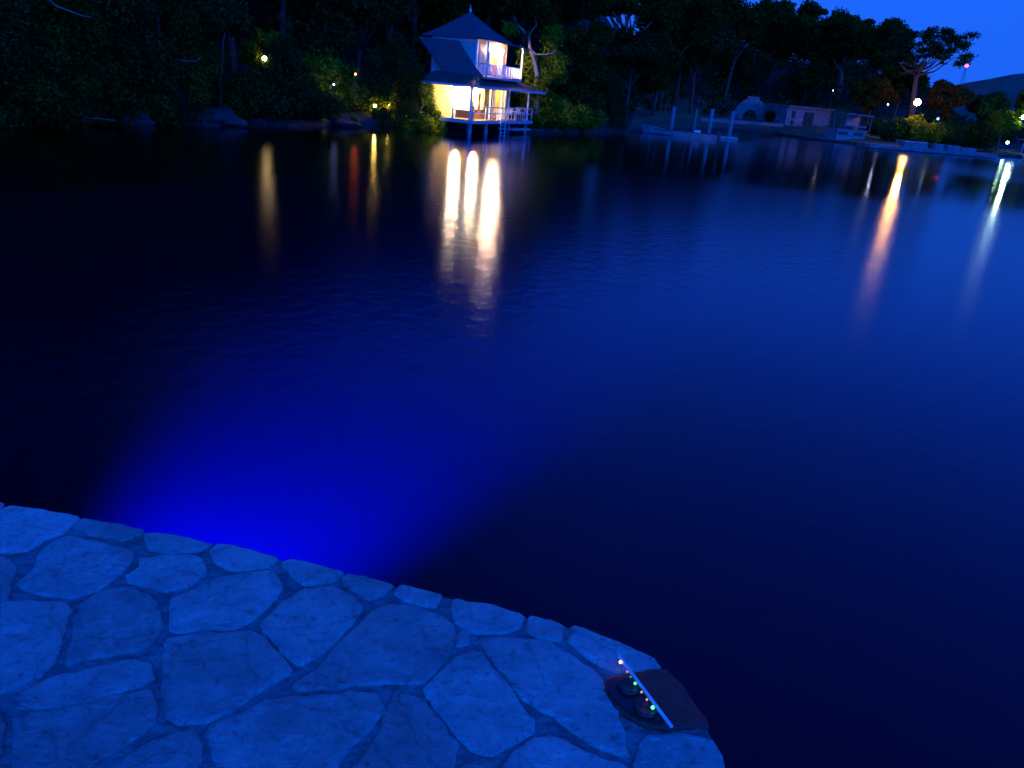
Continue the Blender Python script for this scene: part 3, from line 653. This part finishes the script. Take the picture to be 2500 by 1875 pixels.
proto('bush', 'leafB', 11, 5200, .12, droop=.4); proto('conifer', 'leafA', 12, 6000, .2); proto('broad', 'leafC', 13, 12000, .17); proto('airy', 'leafC', 14, 5000, .15, 'palebark')
GR = {'broad': ('leafy_tree', 'tree'), 'tall': ('tall_tree', 'tree'), 'droop': ('drooping_tree', 'tree'), 'airy': ('open_crowned_tree', 'tree'), 'bush': ('bush', 'bush'), 'conifer': ('spiky_tree', 'tree')}
def plant(key, px, t, sc_, label, rz=None, sz=None, dz=0, loc=None):
    nm, cat = GR[key[0]]; p = loc or land(px, t); rz = rz if rz is not None else (px * .37) % 6.28
    o = empty(nm, (p.x, p.y, p.z + dz - .1), rz); o.scale = (sc_, sc_, sz or sc_)
    tag(o, label, cat, 'bushes along the bank' if cat == 'bush' else 'trees on the far bank')
    for nme, me in zip(('crown', 'trunk'), PROTO[key]):
        c = bpy.data.objects.new(nme, me); col.objects.link(c); c.parent = o
    return o
bA, bB, bD = ('broad', 'leafA', 1), ('broad', 'leafB', 2), ('broad', 'leafD', 3); tA, tB = ('tall', 'leafA', 4), ('tall', 'leafB', 5)
dB, dA = ('droop', 'leafB', 6), ('droop', 'leafA', 7); air = ('airy', 'leafA', 8); uA, uC, uB = ('bush', 'leafA', 9), ('bush', 'leafC', 10), ('bush', 'leafB', 11)
con = ('conifer', 'leafA', 12); bC = ('broad', 'leafC', 13); airC = ('airy', 'leafC', 14)
T = [
 (dB, -60, 2.0, .85, 'drooping dark tree cut by the left edge at the bank'),
 (dA, 120, 2.0, .95, 'broad drooping tree second from the left edge, its crown low over the water'),
 (dB, 265, 3.2, 1.0, 'blue-green drooping tree above the low pale branch on the water'),
 (dA, 395, 2.6, .9, 'drooping tree just left of the dark cleft where the blue reflection starts'),
 (bA, 20, 9, 1.4, 'tall dark tree filling the top left corner'),
 (bB, 210, 10, 1.4, 'large dark crown behind the long bare branch at top left'),
 (tA, 330, 8, 1.1, 'narrow dark tree rising behind the drooping bank trees at left'),
 (bA, 440, 9, 1.3, 'dark tree behind the short curved pale branch'),
 (bB, 560, 13, 1.5, 'big dark tree high above the pale-trunked tree'),
 (uB, 655, 1.0, 1.3, 'rounded bush hanging over the water right below the garden lamp'),
 (uA, 590, 1.2, 1.1, 'dark bush at the waterline between the pale trunk and the lamp-lit bush'),
 (dB, 690, 3.0, .62, 'leaning tree just right of the shining garden lamp'),
 (bA, 690, 14, 1.5, 'tall dark tree directly behind the garden lamp'),
 (bD, 770, 13, 1.4, 'brownish tree behind the small red lamp'),
 (tB, 800, 9, 1.0, 'narrow teal tree between garden lamp and yellow-lit garden'),
 (uB, 740, 1.2, 1.0, 'low dark bush at the foot of the rust-coloured gap'),
 (dB, 955, 2.6, .75, 'drooping tree in front of the yellow-lit garden, its leaves touching the water'),
 (bB, 870, 9, 1.15, 'dense tree above the yellow-lit garden left of the house'),
 (bD, 950, 13, 1.35, 'brownish tree high behind the left end of the roof'),
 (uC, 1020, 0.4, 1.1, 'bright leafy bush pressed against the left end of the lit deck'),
 (uB, 985, -.6, 1.25, 'dark rounded bush overhanging the water left of the deck'),
 (bB, 1010, 16, 1.5, 'large tree behind the left slope of the pyramid roof'),
 (tA, 1095, 15, 1.35, 'dark tree directly behind the roof finial'),
 (bD, 1180, 17, 1.5, 'brown-green tree behind the balcony end of the roof'),
 (bA, 1270, 13, 1.35, 'tall tree above the balcony, warm light on its underside'),
 (bB, 1350, 15, 1.5, 'tall dark tree behind the curved pale limb'),
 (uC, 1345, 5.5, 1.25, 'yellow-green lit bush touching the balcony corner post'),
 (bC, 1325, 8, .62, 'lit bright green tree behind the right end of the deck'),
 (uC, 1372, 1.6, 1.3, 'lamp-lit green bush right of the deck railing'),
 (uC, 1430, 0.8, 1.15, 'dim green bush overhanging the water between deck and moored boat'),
 (uA, 1405, 4.5, 1.7, 'olive bush behind the dim green overhanging bush'),
 (dB, 1480, 3, .7, 'blue-green tree at the water left of the bow of the moored boat'),
 (tA, 1420, 9, 1.15, 'narrow olive tree right of the curved pale limb'),
 (bB, 1535, 12, 1.05, 'broad teal tree behind the bow of the moored boat'),
 (air, 1500, 20, 1.9, 'thin-leaved tall tree with sky showing through its top'),
 (tA, 1600, 13, 1.3, 'dark narrow tree above the first mooring post'),
 (bA, 1615, 27, 1.8, 'tallest dark tree left of the sky gaps'),
 (bB, 1690, 24, 1.55, 'dark tree behind the third mooring post'),
 (bA, 1650, 36, 2.0, 'huge black tree touching the top edge between two sky gaps'),
 (bA, 1770, 38, 2.0, 'huge black tree at the top edge where the open sky begins'),
 (dB, 1780, 46, 1.3, 'dense tree left of the white arch'),
 (bB, 1880, 47, 1.7, 'wide round-crowned tree behind the white arch'),
 (uB, 1903, 14, 1.3, 'shrub between the white arch and the pale building'),
 (bA, 1870, 48, 1.9, 'black tree with jagged top against the open sky, leftmost of the skyline'),
 (con, 1957, 42, 1.55, 'spiky forked tree sticking out of the skyline'),
 (bA, 1965, 44, 1.65, 'dark tree below the spiky skyline tree'),
 (air, 2035, 44, 1.6, 'feathery-topped tree on the skyline right of the spiky one'),
 (bB, 2030, 48, 1.6, 'dark tree behind the pale building'),
 (bA, 2100, 42, 1.7, 'round black tree at the right end of the high skyline'),
 (bA, 2100, 22, .9, 'dark tree just right of the moored houseboat'),
 (bD, 2120, 24, .95, 'reddish tree beside the small white-blue lamp'),
 (bA, 2180, 34, 1.1, 'dark tree left of the open-crowned pale-trunked tree'),
 (bD, 2295, 22, 1.0, 'rust-tinged tree right of the bright orange lamp'),
 (bB, 2395, 26, .95, 'dark olive tree below the distant red beacon'),
 (bC, 2445, 10, .7, 'green-lit tree beside the white-green lamp at the right edge'),
 (bA, 2520, 12, 1.1, 'dark tree cut by the right edge'),
 (bA, 2600, 20, 1.2, 'dark tree beyond the right edge lamp'),
 (uA, 40, .3, 1.2, 'low dark bush trailing in the water in the left corner of the bank'),
 (uB, 165, .3, 1.1, 'low dark bush at the waterline under the second drooping tree'),
 (uA, 350, .2, 1.1, 'dark bush between the fallen branch and the blue-grey rocks'),
 (uB, 770, .6, 1.1, 'dark bush at the waterline below the tiny blue lamp'),
 (uA, 855, .2, .5, 'small dark bush at the waterline in front of the yellow garden lamps'),
 (uB, 872, .1, .4, 'teal bush dipping into the water just left of the yellow garden lamps'),
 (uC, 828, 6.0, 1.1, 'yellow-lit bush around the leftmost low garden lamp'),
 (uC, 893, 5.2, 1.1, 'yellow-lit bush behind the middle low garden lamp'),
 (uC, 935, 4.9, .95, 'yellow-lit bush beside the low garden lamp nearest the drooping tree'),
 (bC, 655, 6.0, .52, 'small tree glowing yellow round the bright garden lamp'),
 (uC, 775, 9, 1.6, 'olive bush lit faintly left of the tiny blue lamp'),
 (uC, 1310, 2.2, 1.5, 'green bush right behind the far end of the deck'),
 (uB, 2170, 10, 1.6, 'dark hedge bush behind the left part of the long dock'),
 (uC, 2236, 8.6, 1.9, 'dark hedge bush right under the bright orange lamp'),
 (uB, 2310, 10, 1.8, 'dark hedge bush behind the middle of the long dock'),
 (uA, 2385, 8, 1.8, 'dark hedge bush near the right end of the long dock'),
]
for key, px, t_, s_, lab in T: plant(key, px, t_, s_, lab)
q = HMAT @ Vector((-4.5, -0.7, -0.2)); plant(dA, 0, 0, .5, 'lamp-lit leafy tree crowding the left end of the deck and eave', rz=.6, sz=.56, loc=q)
q = HMAT @ Vector((-3.7, -1.3, -0.9)); plant(uC, 0, 0, 1.0, 'leafy bush hanging over the water under the left end of the deck', rz=2, loc=q)
# the open-crowned tree against the sky: pale trunk, spreading limbs
def spread_tree():
    base = land(2228, 20); d = base.length; py = d / F
    root = empty('open_crowned_tree', base); tag(root, 'pale-trunked tree with wide airy crown standing against the sky above the orange lamp', 'tree', 'trees on the far bank')
    U = lambda x, y: ony(x, y, base.y) - base
    tr = MB(); r = random.Random(5)
    tr.tube([(0, 0, -.4), U(2232, 225), U(2236, 195), U(2240, 160)], [.55, .42, .36, .3], 9)
    tips = [(2200, 135), (2212, 105), (2235, 95), (2262, 92), (2290, 90), (2325, 88), (2340, 100), (2335, 125), (2312, 112), (2215, 150), (2190, 112), (2300, 135), (2275, 118), (2316, 140), (2250, 125), (2178, 150), (2196, 170), (2262, 150), (2205, 120), (2240, 108)]
    lobes = []
    for x, y in tips:
        yo = r.uniform(-4, 4); s = U(2238, 165 + r.uniform(-5, 25)); e_ = U(x, y) + Vector((0, yo, 0)); m_ = s.lerp(e_, .5) + Vector((0, 0, -.8))
        tr.tube([s, m_, e_], [.22, .14, .05], 6)
        for k in range(6): 
            q = e_ + Vector((r.uniform(-2, 2), r.uniform(-2, 2), r.uniform(-1.1, 1.0))); sz_ = r.uniform(.35, .95); lobes.append((q.x, q.y, q.z, sz_ * 1.5, sz_ * 1.4, sz_ * .7))
    tr.build('trunk', M['bark'], root, True)
    o = bpy.data.objects.new('crown', leaf_mesh('crown', lobes, 12000, .21, M['leafB'], 77, shell=.1)); col.objects.link(o); o.parent = root
spread_tree()
# pale twisted limb tree right of the house
def limb_tree():
    Y = 75.0; b0 = ony(*ZH(1620, 1150), Y); root = empty('twisted_tree', b0); tag(root, 'tree with a bare twisted pale limb curving over the balcony end', 'tree', 'trees on the far bank')
    U = lambda x, y, dy=0: ony(*ZH(x, y), Y + dy) - b0
    tr = MB()
    tr.tube([(0, 0, -1.5), U(1610, 900), U(1585, 740), U(1555, 650), U(1528, 560), U(1518, 450), U(1470, 380), U(1400, 310), U(1360, 250), U(1345, 200)], [.3, .24, .2, .17, .15, .12, .1, .08, .06, .03], 8)
    tr.tube([U(1555, 650), U(1545, 590), U(1600, 645), U(1690, 650), U(1790, 635), U(1850, 600)], [.1, .1, .09, .07, .05, .02], 7)
    tr.tube([U(1600, 645), U(1570, 700), U(1575, 800)], [.07, .06, .03], 6)
    tr.tube([U(1518, 450), U(1560, 350), U(1610, 300), U(1600, 240)], [.08, .06, .04, .02], 6)
    tr.build('trunk', M['palebark'], root, True)
    lobes = [(*U(x, y, dy), s, s, s * .8) for x, y, dy, s in ((1450, 640, 1, .8), (1500, 730, .5, .9), (1480, 820, 0, .8), (1560, 860, 1, .9), (1640, 780, 1, .8), (1700, 900, 1, 1.), (1590, 960, 0, .8), (1760, 620, 2, .9), (1300, 330, 3, .8), (1800, 420, 2, 1.1), (1650, 1100, 0, .9), (1850, 760, 2, 1.1))]
    o = bpy.data.objects.new('crown', leaf_mesh('crown', lobes, 5200, .13, M['leafC'], 78, droop=.3)); col.objects.link(o); o.parent = root
limb_tree()
def slim_tree():
    Y = land(540, .6).y; b0 = ony(538, 272, Y); root = empty('slender_tree', b0); tag(root, 'slender tree with a long thin bare blue-grey trunk left of the garden lamp', 'tree', 'trees on the far bank')
    U = lambda x, y, dy=0: ony(x, y, Y + dy) - b0
    tr = MB(); tr.tube([U(535, 305), U(537, 262), U(540, 225), U(539, 190), U(543, 150), U(544, 112), U(549, 80)], [.08, .07, .06, .055, .05, .04, .03], 7)
    tr.build('trunk', M['bark'], root, True)
    lobes = [(*U(x, y, dy), s_, s_, s_ * .8) for x, y, dy, s_ in ((530, 60, 1, .9), (570, 40, 1.5, 1.), (510, 20, 1, .9), (550, 0, 1.4, 1.1), (590, 70, 2, .8), (500, 75, 2, .8))]
    o = bpy.data.objects.new('crown', leaf_mesh('crown', lobes, 4000, .15, M['leafB'], 79)); col.objects.link(o); o.parent = root
slim_tree()

# wooded hillside behind the nearer trees: one uncountable mass
def forest():
    r = random.Random(21); lobes = []
    for i in range(900):
        px = r.uniform(-700, 3000); t = r.uniform(14, 110) if px < 1500 else (r.uniform(30, 120) if px < 2150 else r.uniform(40, 110))
        p = land(px, t); s = r.uniform(1.8, 3.6) * (1 if px < 2150 else .6)
        if proj(p + Vector((0, 0, s * 1.6))) and px > 1350:
            top = proj(p + Vector((0, 0, s * 1.7)))[1]; lim = np.interp(px, [1350, 1410, 1560, 1720, 1890, 2000, 2170, 2350, 2500], [-50, 75, 75, 60, 50, 75, 120, 195, 215])
            if top < lim: continue
        lobes.append((p.x, p.y, p.z + s * .6, s, s, s * .95))
    me = leaf_mesh('forest', lobes, 120000, .42, M['leafB'], 5, shell=.75)
    o = bpy.data.objects.new('hillside_woods', me); col.objects.link(o); tag(o, 'dark wooded hillside behind the nearer trees', kind='stuff')
forest()

# bare branches at the left
def branch(pts, y, r0, label):
    P = [ony(a, b, y) for a, b in pts]; root = P[0]; mb = MB(); mb.tube([p - root for p in P], [r0 * (1 - .7 * i / (len(P) - 1)) for i in range(len(P))], 7)
    o = mb.build('bare_branch', M['palebark'], None, True); o.location = root; tag(o, label, 'branch')
branch([(105, -20), (118, 0), (140, 16), (170, 27), (200, 38), (225, 43)], 39, .05, 'long thin bare branch sagging from the top left corner')
branch([(385, 128), (405, 135), (425, 144), (450, 149), (480, 150), (490, 140)], 47, .045, 'short curved pale twig hooking up at its tip, left of the pale trunk')
branch([(180, 293), (205, 289), (240, 289), (285, 295)], 41.0, .05, 'thin fallen branch lying just above the water at the left bank')

# ------------------------------------------------------------------ garden lamps
def glamp(p, r, m_, label, pole=1.2, name='garden_lamp', grp=None):
    t = empty(name, p); tag(t, label, 'lamp', grp)
    mb = MB(); mb.lathe((0, 0, 0), [(0, -r), (r * .7, -r * .7), (r, 0), (r * .7, r * .7), (0, r)], 12); mb.build('globe', m_, t, True)
    mb = MB(); mb.tube([(0, 0, -r * .95), (0, 0, -pole)], .035, 6); mb.build('pole', M['black'], t)
    mb = MB(); mb.lathe((0, 0, r * 1.02), [(r * 1.1, 0), (r * .5, r * .4), (.01, r * .5)], 10); mb.build('shade', M['black'], t)
glamp(onl(646, 143, 4.5), .17, glow('lamp_a', (1, .70, .30), 30), 'bright warm lamp shining through the leaves of the left bank', 3.5)
glamp(onl(868, 181, 2.5), .08, glow('lamp_b', (1, .14, .02), 26), 'tiny red lamp glowing between trees left of the house', 2.0)
glamp(onl(815, 206, 2.5), .06, glow('lamp_c', (.3, .35, 1), 25), 'tiny blue lamp between the red lamp and the yellow-lit leaves', 1.5)
for x, y, s_, lab in ((812, 247, 200, 'low yellow lamp behind leaves, leftmost in the garden left of the house'), (915, 258, 170, 'low yellow lamp in the middle of the garden left of the house'), (948, 258, 120, 'low yellow lamp nearest the drooping tree left of the house')):
    glamp(onl(x, y, 2.9), .11, glow('lamp_low', (1, .68, .12), s_), lab, 1.0, grp='low garden lamps left of the house')
glamp(ony(1040, 281, 64.5), .05, glow('lamp_d', (1, .5, .15), 30), 'small orange lamp beside the left end of the deck', .8)
glamp(onl(2240, 250, 10), .5, glow('lamp_e', (1, .46, .13), 190), 'bright orange lamp between trees above the long dock', 3.0)
glamp(onl(2168, 256, 8), .1, glow('lamp_f', (.55, .65, 1), 60), 'small blue-white lamp left of the bright orange lamp', 3.0)
glamp(onl(2034, 221, 20), .07, glow('lamp_g', (.8, .9, .9), 18), 'pinpoint white lamp in the dark trees above the houseboat', 3.0)
glamp(onl(2497, 285, 7), .4, M['glamp'], 'bright white-green lamp at the right edge among leaves', 4.0)
glamp(onl(2460, 348, 4), .22, glow('lamp_h', (.5, 1, .75), 30), 'softer green-white lamp just above the small boat at far right', 2.0)
glamp(onl(2290, 290, 9), .22, glow('lamp_i', (.25, .6, 1), 2), 'dim pale blue lamp under the bright orange lamp', 2.0)
# beacon mast on the ridge
p = ony(2360, 160, 610); t = empty('radio_mast', (p.x, p.y, p.z)); tag(t, 'thin distant mast with a red beacon on the ridge at right', 'mast')
mb = MB(); mb.lathe((0, 0, 0), [(0, -1.3), (1.0, -.8), (1.3, 0), (1., .8), (0, 1.3)], 12); mb.build('beacon', glow('beacon_red', (1, .06, .2), 9), t, True)
mb = MB()
for a in range(3): mb.tube([(1.2 * math.cos(a * 2.1), 1.2 * math.sin(a * 2.1), -12), (.3 * math.cos(a * 2.1), .3 * math.sin(a * 2.1), -1.2)], .12, 5)
mb.build('lattice', M['black'], t)

# ------------------------------------------------------------------ moored boat, posts, float
Z2 = lambda x, y: (1560 + x / 3.687, 220 + y / 3.687)
bw, st = onz(*Z2(60, 385), 0), onz(*Z2(690, 448), 0)
def hull(name, a, b, beam, free, label, m_, cat='boat', sheer=.35, flat=False):
    d = b - a; Ln = math.hypot(d.x, d.y); ang = math.atan2(d.y, d.x); t = empty(name, (a.x, a.y, 0), ang); tag(t, label, cat)
    mb = MB(); n_ = 12; rows = []
    for i in range(n_ + 1):
        f = i / n_; wd = beam / 2 * (min(1, (f * 2.3) ** .55) if not flat else min(1, .55 + f * 2)); k = max(0, 1 - f * 2.2)
        zt = free + sheer * k * k + .02; zb_ = -.2 + .25 * k; x = f * Ln - .35 * k * (1)
        rows.append([(x - .25 * k, -wd, zt), (x, -wd * .86, zb_ + .2), (x, -wd * .5, zb_), (x, wd * .5, zb_), (x, wd * .86, zb_ + .2), (x - .25 * k, wd, zt), (x - .25 * k, wd - min(.07, wd * .4), zt), (x, wd * .8, .12), (x, -wd * .8, .12), (x - .25 * k, -wd + min(.07, wd * .4), zt)])
    for r_ in rows: mb.v += r_
    for i in range(n_):
        for k in range(10): mb.f.append((i * 10 + k, i * 10 + (k + 1) % 10, (i + 1) * 10 + (k + 1) % 10, (i + 1) * 10 + k)); mb.m.append(0)
    mb.f.append(tuple(range(10))); mb.m.append(0); mb.f.append(tuple(n_ * 10 + k for k in range(9, -1, -1))); mb.m.append(0)
    h = mb.build('hull', m_, t)
    return t, Ln
t, Ln = hull('motorboat', bw, st, 1.9, .55, 'long low open boat with outboard motor moored beside the pale posts', M['boatpaint'], sheer=.5)
for s_ in (-1, 1):
    mb = MB(); mb.bar((.9, s_ * .93, .62), (Ln - .05, s_ * .955, .6), .06, .09); mb.build('gunwale', M['black'], t)
for f in (.35, .6, .8): mb = MB(); mb.box((Ln * f, 0, .42), (.3, 1.6, .05)); mb.build('bench', M['bluewhite'], t)
mb = MB(); mb.box((Ln * .73, .1, .62), (.7, .6, .35)); mb.box((Ln * .73, .1, .82), (.74, .64, .06)); mb.build('cooler_box', M['white'], t)
mt = MB(); mt.box((Ln + .28, 0, .75), (.42, .34, .4)); mt.box((Ln + .22, 0, .98), (.3, .28, .08)); mt.box((Ln + .25, 0, .15), (.16, .12, .9)); mt.build('outboard_motor', M['black'], t)
posts = [((282, 345), (312, 158), .23, 'pale mooring post above the middle of the open boat, leftmost of four'), ((487, 355), (505, 178), .13, 'thinnest of the four mooring posts, second from the left'),
         ((622, 378), (652, 178), .24, 'thick pale mooring post above the stern of the boat'), ((808, 410), (842, 197), .24, 'pale mooring post right of the outboard motor beside the low float')]
for (x0, y0), (x1, y1), r_, lab in posts:
    q = onz(*Z2(x0, y0 + (42 if x0 < 700 else 22)), 0)
    top = ony(*Z2(x1, y1), q.y); t = empty('mooring_post', (q.x, q.y, 0)); tag(t, lab, 'post', 'mooring posts by the open boat')
    mb = MB(); mb.tube([(0, 0, -2.9), (0, 0, top.z)], r_, 12); mb.build('shaft', M['boatpaint'], t, False)
    mb = MB(); mb.lathe((0, 0, top.z), [(r_ * 1.08, 0), (r_ * 1.08, .06), (r_ * .6, .1)], 12); mb.build('post_cap', M['boatpaint'], t)
q = onz(*Z2(790, 440), 0); t = empty('float', (q.x, q.y, 0), R(5)); tag(t, 'low square float on the water beside the outboard motor', 'float')
mb = MB(); mb.box((0, 0, .16), (2.2, 1.6, .26)); mb.build('deck_boards', M['concrete'], t); mb = MB(); mb.box((0, .0, -.05), (1.9, 1.3, .14)); mb.build('pontoon', M['black'], t)

# ------------------------------------------------------------------ lawn wall, arch, building
def on_land(px, py, z): return onz(px, py, z)
g0 = on_land(1830, 292, 1.8)
t = empty('garden_arch', (g0.x, g0.y, 1.5), R(-4)); tag(t, 'white rounded garden arch with stepped crown on the lawn behind the posts', 'arch')
mb = MB(); k_ = g0.y / F; W = 40 * k_; n_ = 16; out = []; inn = []
for i in range(n_ + 1):
    a = math.pi * i / n_; out.append((-math.cos(a) * W, 1.0 + math.sin(a) * 45 * k_ - .6)); inn.append((-math.cos(a) * W * .42 - 2 * k_, .1 + math.sin(a) * 24 * k_ ))
for i in range(n_):
    for y in (-.25, .25):
        mb.add([(out[i][0], y, out[i][1]), (out[i + 1][0], y, out[i + 1][1]), (inn[i + 1][0], y, inn[i + 1][1]), (inn[i][0], y, inn[i][1])], [(0, 1, 2, 3)])
    mb.add([(out[i][0], -.25, out[i][1]), (out[i + 1][0], -.25, out[i + 1][1]), (out[i + 1][0], .25, out[i + 1][1]), (out[i][0], .25, out[i][1])], [(0, 1, 2, 3)])
    mb.add([(inn[i][0], -.25, inn[i][1]), (inn[i + 1][0], -.25, inn[i + 1][1]), (inn[i + 1][0], .25, inn[i + 1][1]), (inn[i][0], .25, inn[i][1])], [(0, 1, 2, 3)])
for s_ in (-1, 1): mb.box((s_ * W * .7 - (1 - s_) * .0, 0, .1), (W * .55, .52, 1.1))
mb.build('arch_ring', M['dimwall'], t)
mb = MB(); mb.box((0, 0, 45 * k_ + .45), (26 * k_, .6, .5)); mb.build('crown_block', M['dimwall'], t)
# low garden wall running right from the posts
a = on_land(*Z2(560, 256), 1.85); b = on_land(*Z2(1290, 312), 1.7); mb = MB(); mb.bar(Vector((0, 0, -.1)), b - a + Vector((0, 0, -.1)), .4, .5)
o = mb.build('garden_wall', M['dimwall']); o.location = a; tag(o, 'low pale wall edging the lawn behind the mooring posts', 'wall')
a = on_land(*Z2(1310, 312), 1.6); b = on_land(*Z2(1700, 345), 1.6)
t = empty('pale_building', a, math.atan2(b.y - a.y, b.x - a.x)); tag(t, 'low flat-roofed pale building with dark openings on the lawn left of the houseboat', 'building')
Lb = (b - a).length; kk = a.y / F
mb = MB(); mb.box((Lb * .5, 3, 1.5), (Lb, 6, 3.2)); mb.build('wall', M['dimwall'], t)
mb = MB(); mb.box((Lb * .52, 2.9, 3.25), (Lb * 1.06, 6.8, .22)); mb.build('roof', M['dimwall'], t)
mb = MB(); mb.box((Lb * .22, -.04, 1.0), (Lb * .3, .1, .5)); mb.build('bench_ledge', M['boatpaint'], t)
for x in (.15, .5): mb = MB(); mb.box((Lb * x, -.03, 1.3), (Lb * .07 if x < .3 else Lb * .22, .12, 2.3)); mb.build('door_opening', M['black'], t)
# houseboat
a = onz(*Z2(1620, 455), 0); b = onz(*Z2(2070, 492), 0)
t, Ln = hull('houseboat', a, b, 3.4, .35, 'white houseboat with two-level boxy cabin moored at the left end of the long dock', M['dimwall'], sheer=.25)
k_ = a.y / F / 3.687
x0 = (1725 - 1620) * k_; 
mb = MB(); mb.box((x0 + 145 * k_, 0, 1.1), (290 * k_, 2.9, 1.5)); mb.build('cabin', M['boatpaint'], t)
mb = MB(); mb.box((x0 + 150 * k_, 0, 1.98), (310 * k_, 3.1, .12)); mb.build('cabin_roof', M['boatpaint'], t)
for x in (60, 215): mb = MB(); mb.box((x0 + x * k_, -1.47, 1.45), (95 * k_, .06, .5)); mb.build('window', M['black'], t)
mb = MB(); mb.box((x0 + 195 * k_, 0, 2.6), (200 * k_, 2.4, .25)); mb.build('upper_panel', M['dimwall'], t)
mb = MB(); mb.slab([(x0 + 60 * k_, -1.6, 4.45), (x0 + 330 * k_, -1.6, 4.35), (x0 + 330 * k_, 1.6, 4.35), (x0 + 60 * k_, 1.6, 4.45)], .12); mb.build('canopy', M['boatpaint'], t)
mb = MB(); mb.slab([(x0 + 175 * k_, 1.2, 4.3), (x0 + 310 * k_, 1.2, 4.3), (x0 + 310 * k_, 1.3, 4.3), (x0 + 175 * k_, 1.3, 4.3)], 2.2); mb.build('canopy_screen', M['boatpaint'], t)
for x in (70, 320):
    for y in (-1.4, 1.4): mb = MB(); mb.bar((x0 + x * k_, y, 2), (x0 + x * k_, y, 4.4), .07, .07); mb.build('canopy_post', M['boatpaint'], t)
mb = MB(); mb.slab([(Ln - .2, -1.3, .95), (Ln + 1.6, -.8, .8), (Ln + 1.6, .8, .8), (Ln - .2, 1.3, .95)], .5); mb.build('foredeck', M['dimwall'], t)
# the long dock
Z1 = lambda x, y: (1950 + x / 4.022, 180 + y / 4.022)
a = onz(*Z1(700, 705), 0.35); b = onz(*Z1(1960, 812), 0.35); d = b - a
t = empty('dock', (a.x, a.y, 0), math.atan2(d.y, d.x)); Ld = math.hypot(d.x, d.y); tag(t, 'long low grey dock running to the right along the far bank', 'dock')
mb = MB(); mb.slab([(0, 0, .55), (Ld, 0, .55), (Ld, 3, .55), (0, 3, .55)], .45); mb.build('platform', M['dimwall'], t)
mb = MB(); mb.bar((Ld * .28, 2.6, 1.35), (Ld * .52, 2.6, 1.35), .08, .1); mb.bar((Ld * .28, 2.6, 1.0), (Ld * .52, 2.6, 1.0), .06, .08)
for i in range(7): mb.bar((Ld * (.28 + .04 * i), 2.6, .55), (Ld * (.28 + .04 * i), 2.6, 1.35), .07, .07)
mb.build('railing', M['boatpaint'], t)
for i in range(9): mb = MB(); mb.tube([(Ld * (i + .5) / 9, .25, -2.9), (Ld * (i + .5) / 9, .25, .1)], .14, 8); mb.build('pile', M['black'], t)
boxes = [(.36, 1.0, 'broad pale box low on the dock in front of the white railing', 4.0, .8), (.56, 1.5, 'pale chest on the dock just right of the white railing', 1.6, .8), (.67, 1.4, 'pale chest between the railing chest and the dark dock gap', 2.2, .75), (.8, 1.6, 'pale low chest nearest the right end of the dock', 2.6, .6)]
HM = Matrix.Translation(t.location) @ Matrix.Rotation(t.rotation_euler.z, 4, 'Z')
for f, v, lab, w_, h_ in boxes:
    p = HM @ Vector((Ld * f, v, .552)); q = empty('dock_box', p, t.rotation_euler.z); tag(q, lab, 'box', 'storage boxes on the long dock')
    mb = MB(); mb.box((0, 0, h_ * .42), (w_, .9, h_ * .84)); mb.build('body', M['dimwall'], q); mb = MB(); mb.box((0, 0, h_ * .92), (w_ + .08, .98, h_ * .14)); mb.build('lid', M['boatpaint'], q)
# small boat at the far right
a = onz(*Z1(2330, 850), 0); b = onz(*Z1(1985, 800), 0)
t, Ln = hull('skiff', b, a, 1.9, .6, 'small pale skiff cut by the right edge under the green-white lamps', M['bluewhite'], sheer=.3)
mb = MB(); mb.tube([(Ln * .55, 0, .1), (Ln * .55, 0, 2.9)], .06, 8); mb.build('canopy_pole', M['metal'], t); mb = MB(); mb.box((Ln * .6, 0, 2.95), (2.6, 1.8, .08)); mb.build('canopy', M['bluewhite'], t)
# rocks at the waterline, left
def rock(px, t_, s_, lab, sz=.7):
    p = land(px, t_); g = random.Random(int(px)); bm = bmesh.new(); bmesh.ops.create_icosphere(bm, subdivisions=3, radius=1)
    for v in bm.verts:
        f = 1 + .22 * math.sin(v.co.x * 4 + px) * math.sin(v.co.y * 5) + .15 * math.sin(v.co.z * 7 + px) + g.uniform(-.05, .05); v.co *= f
        v.co.x *= s_ * 1.5; v.co.y *= s_; v.co.z *= s_ * sz
    me = bpy.data.meshes.new('rock'); bm.to_mesh(me); bm.free(); me.materials.append(M['rock']); o = bpy.data.objects.new('shore_rock', me); col.objects.link(o); o.location = (p.x, p.y, .15)
    tag(o, lab, 'rock', 'rocks along the left waterline')
rock(470, .2, 1.0, 'blue-grey rock at the waterline below the pale-trunked tree', 1.0); rock(535, .2, .9, 'blue-grey rock right beside the pale trunk foot', .8)
rock(310, .3, .8, 'grey rock half hidden under the drooping trees at left', .9); rock(830, .3, .9, 'low dark rock below the yellow-lit garden', .5)
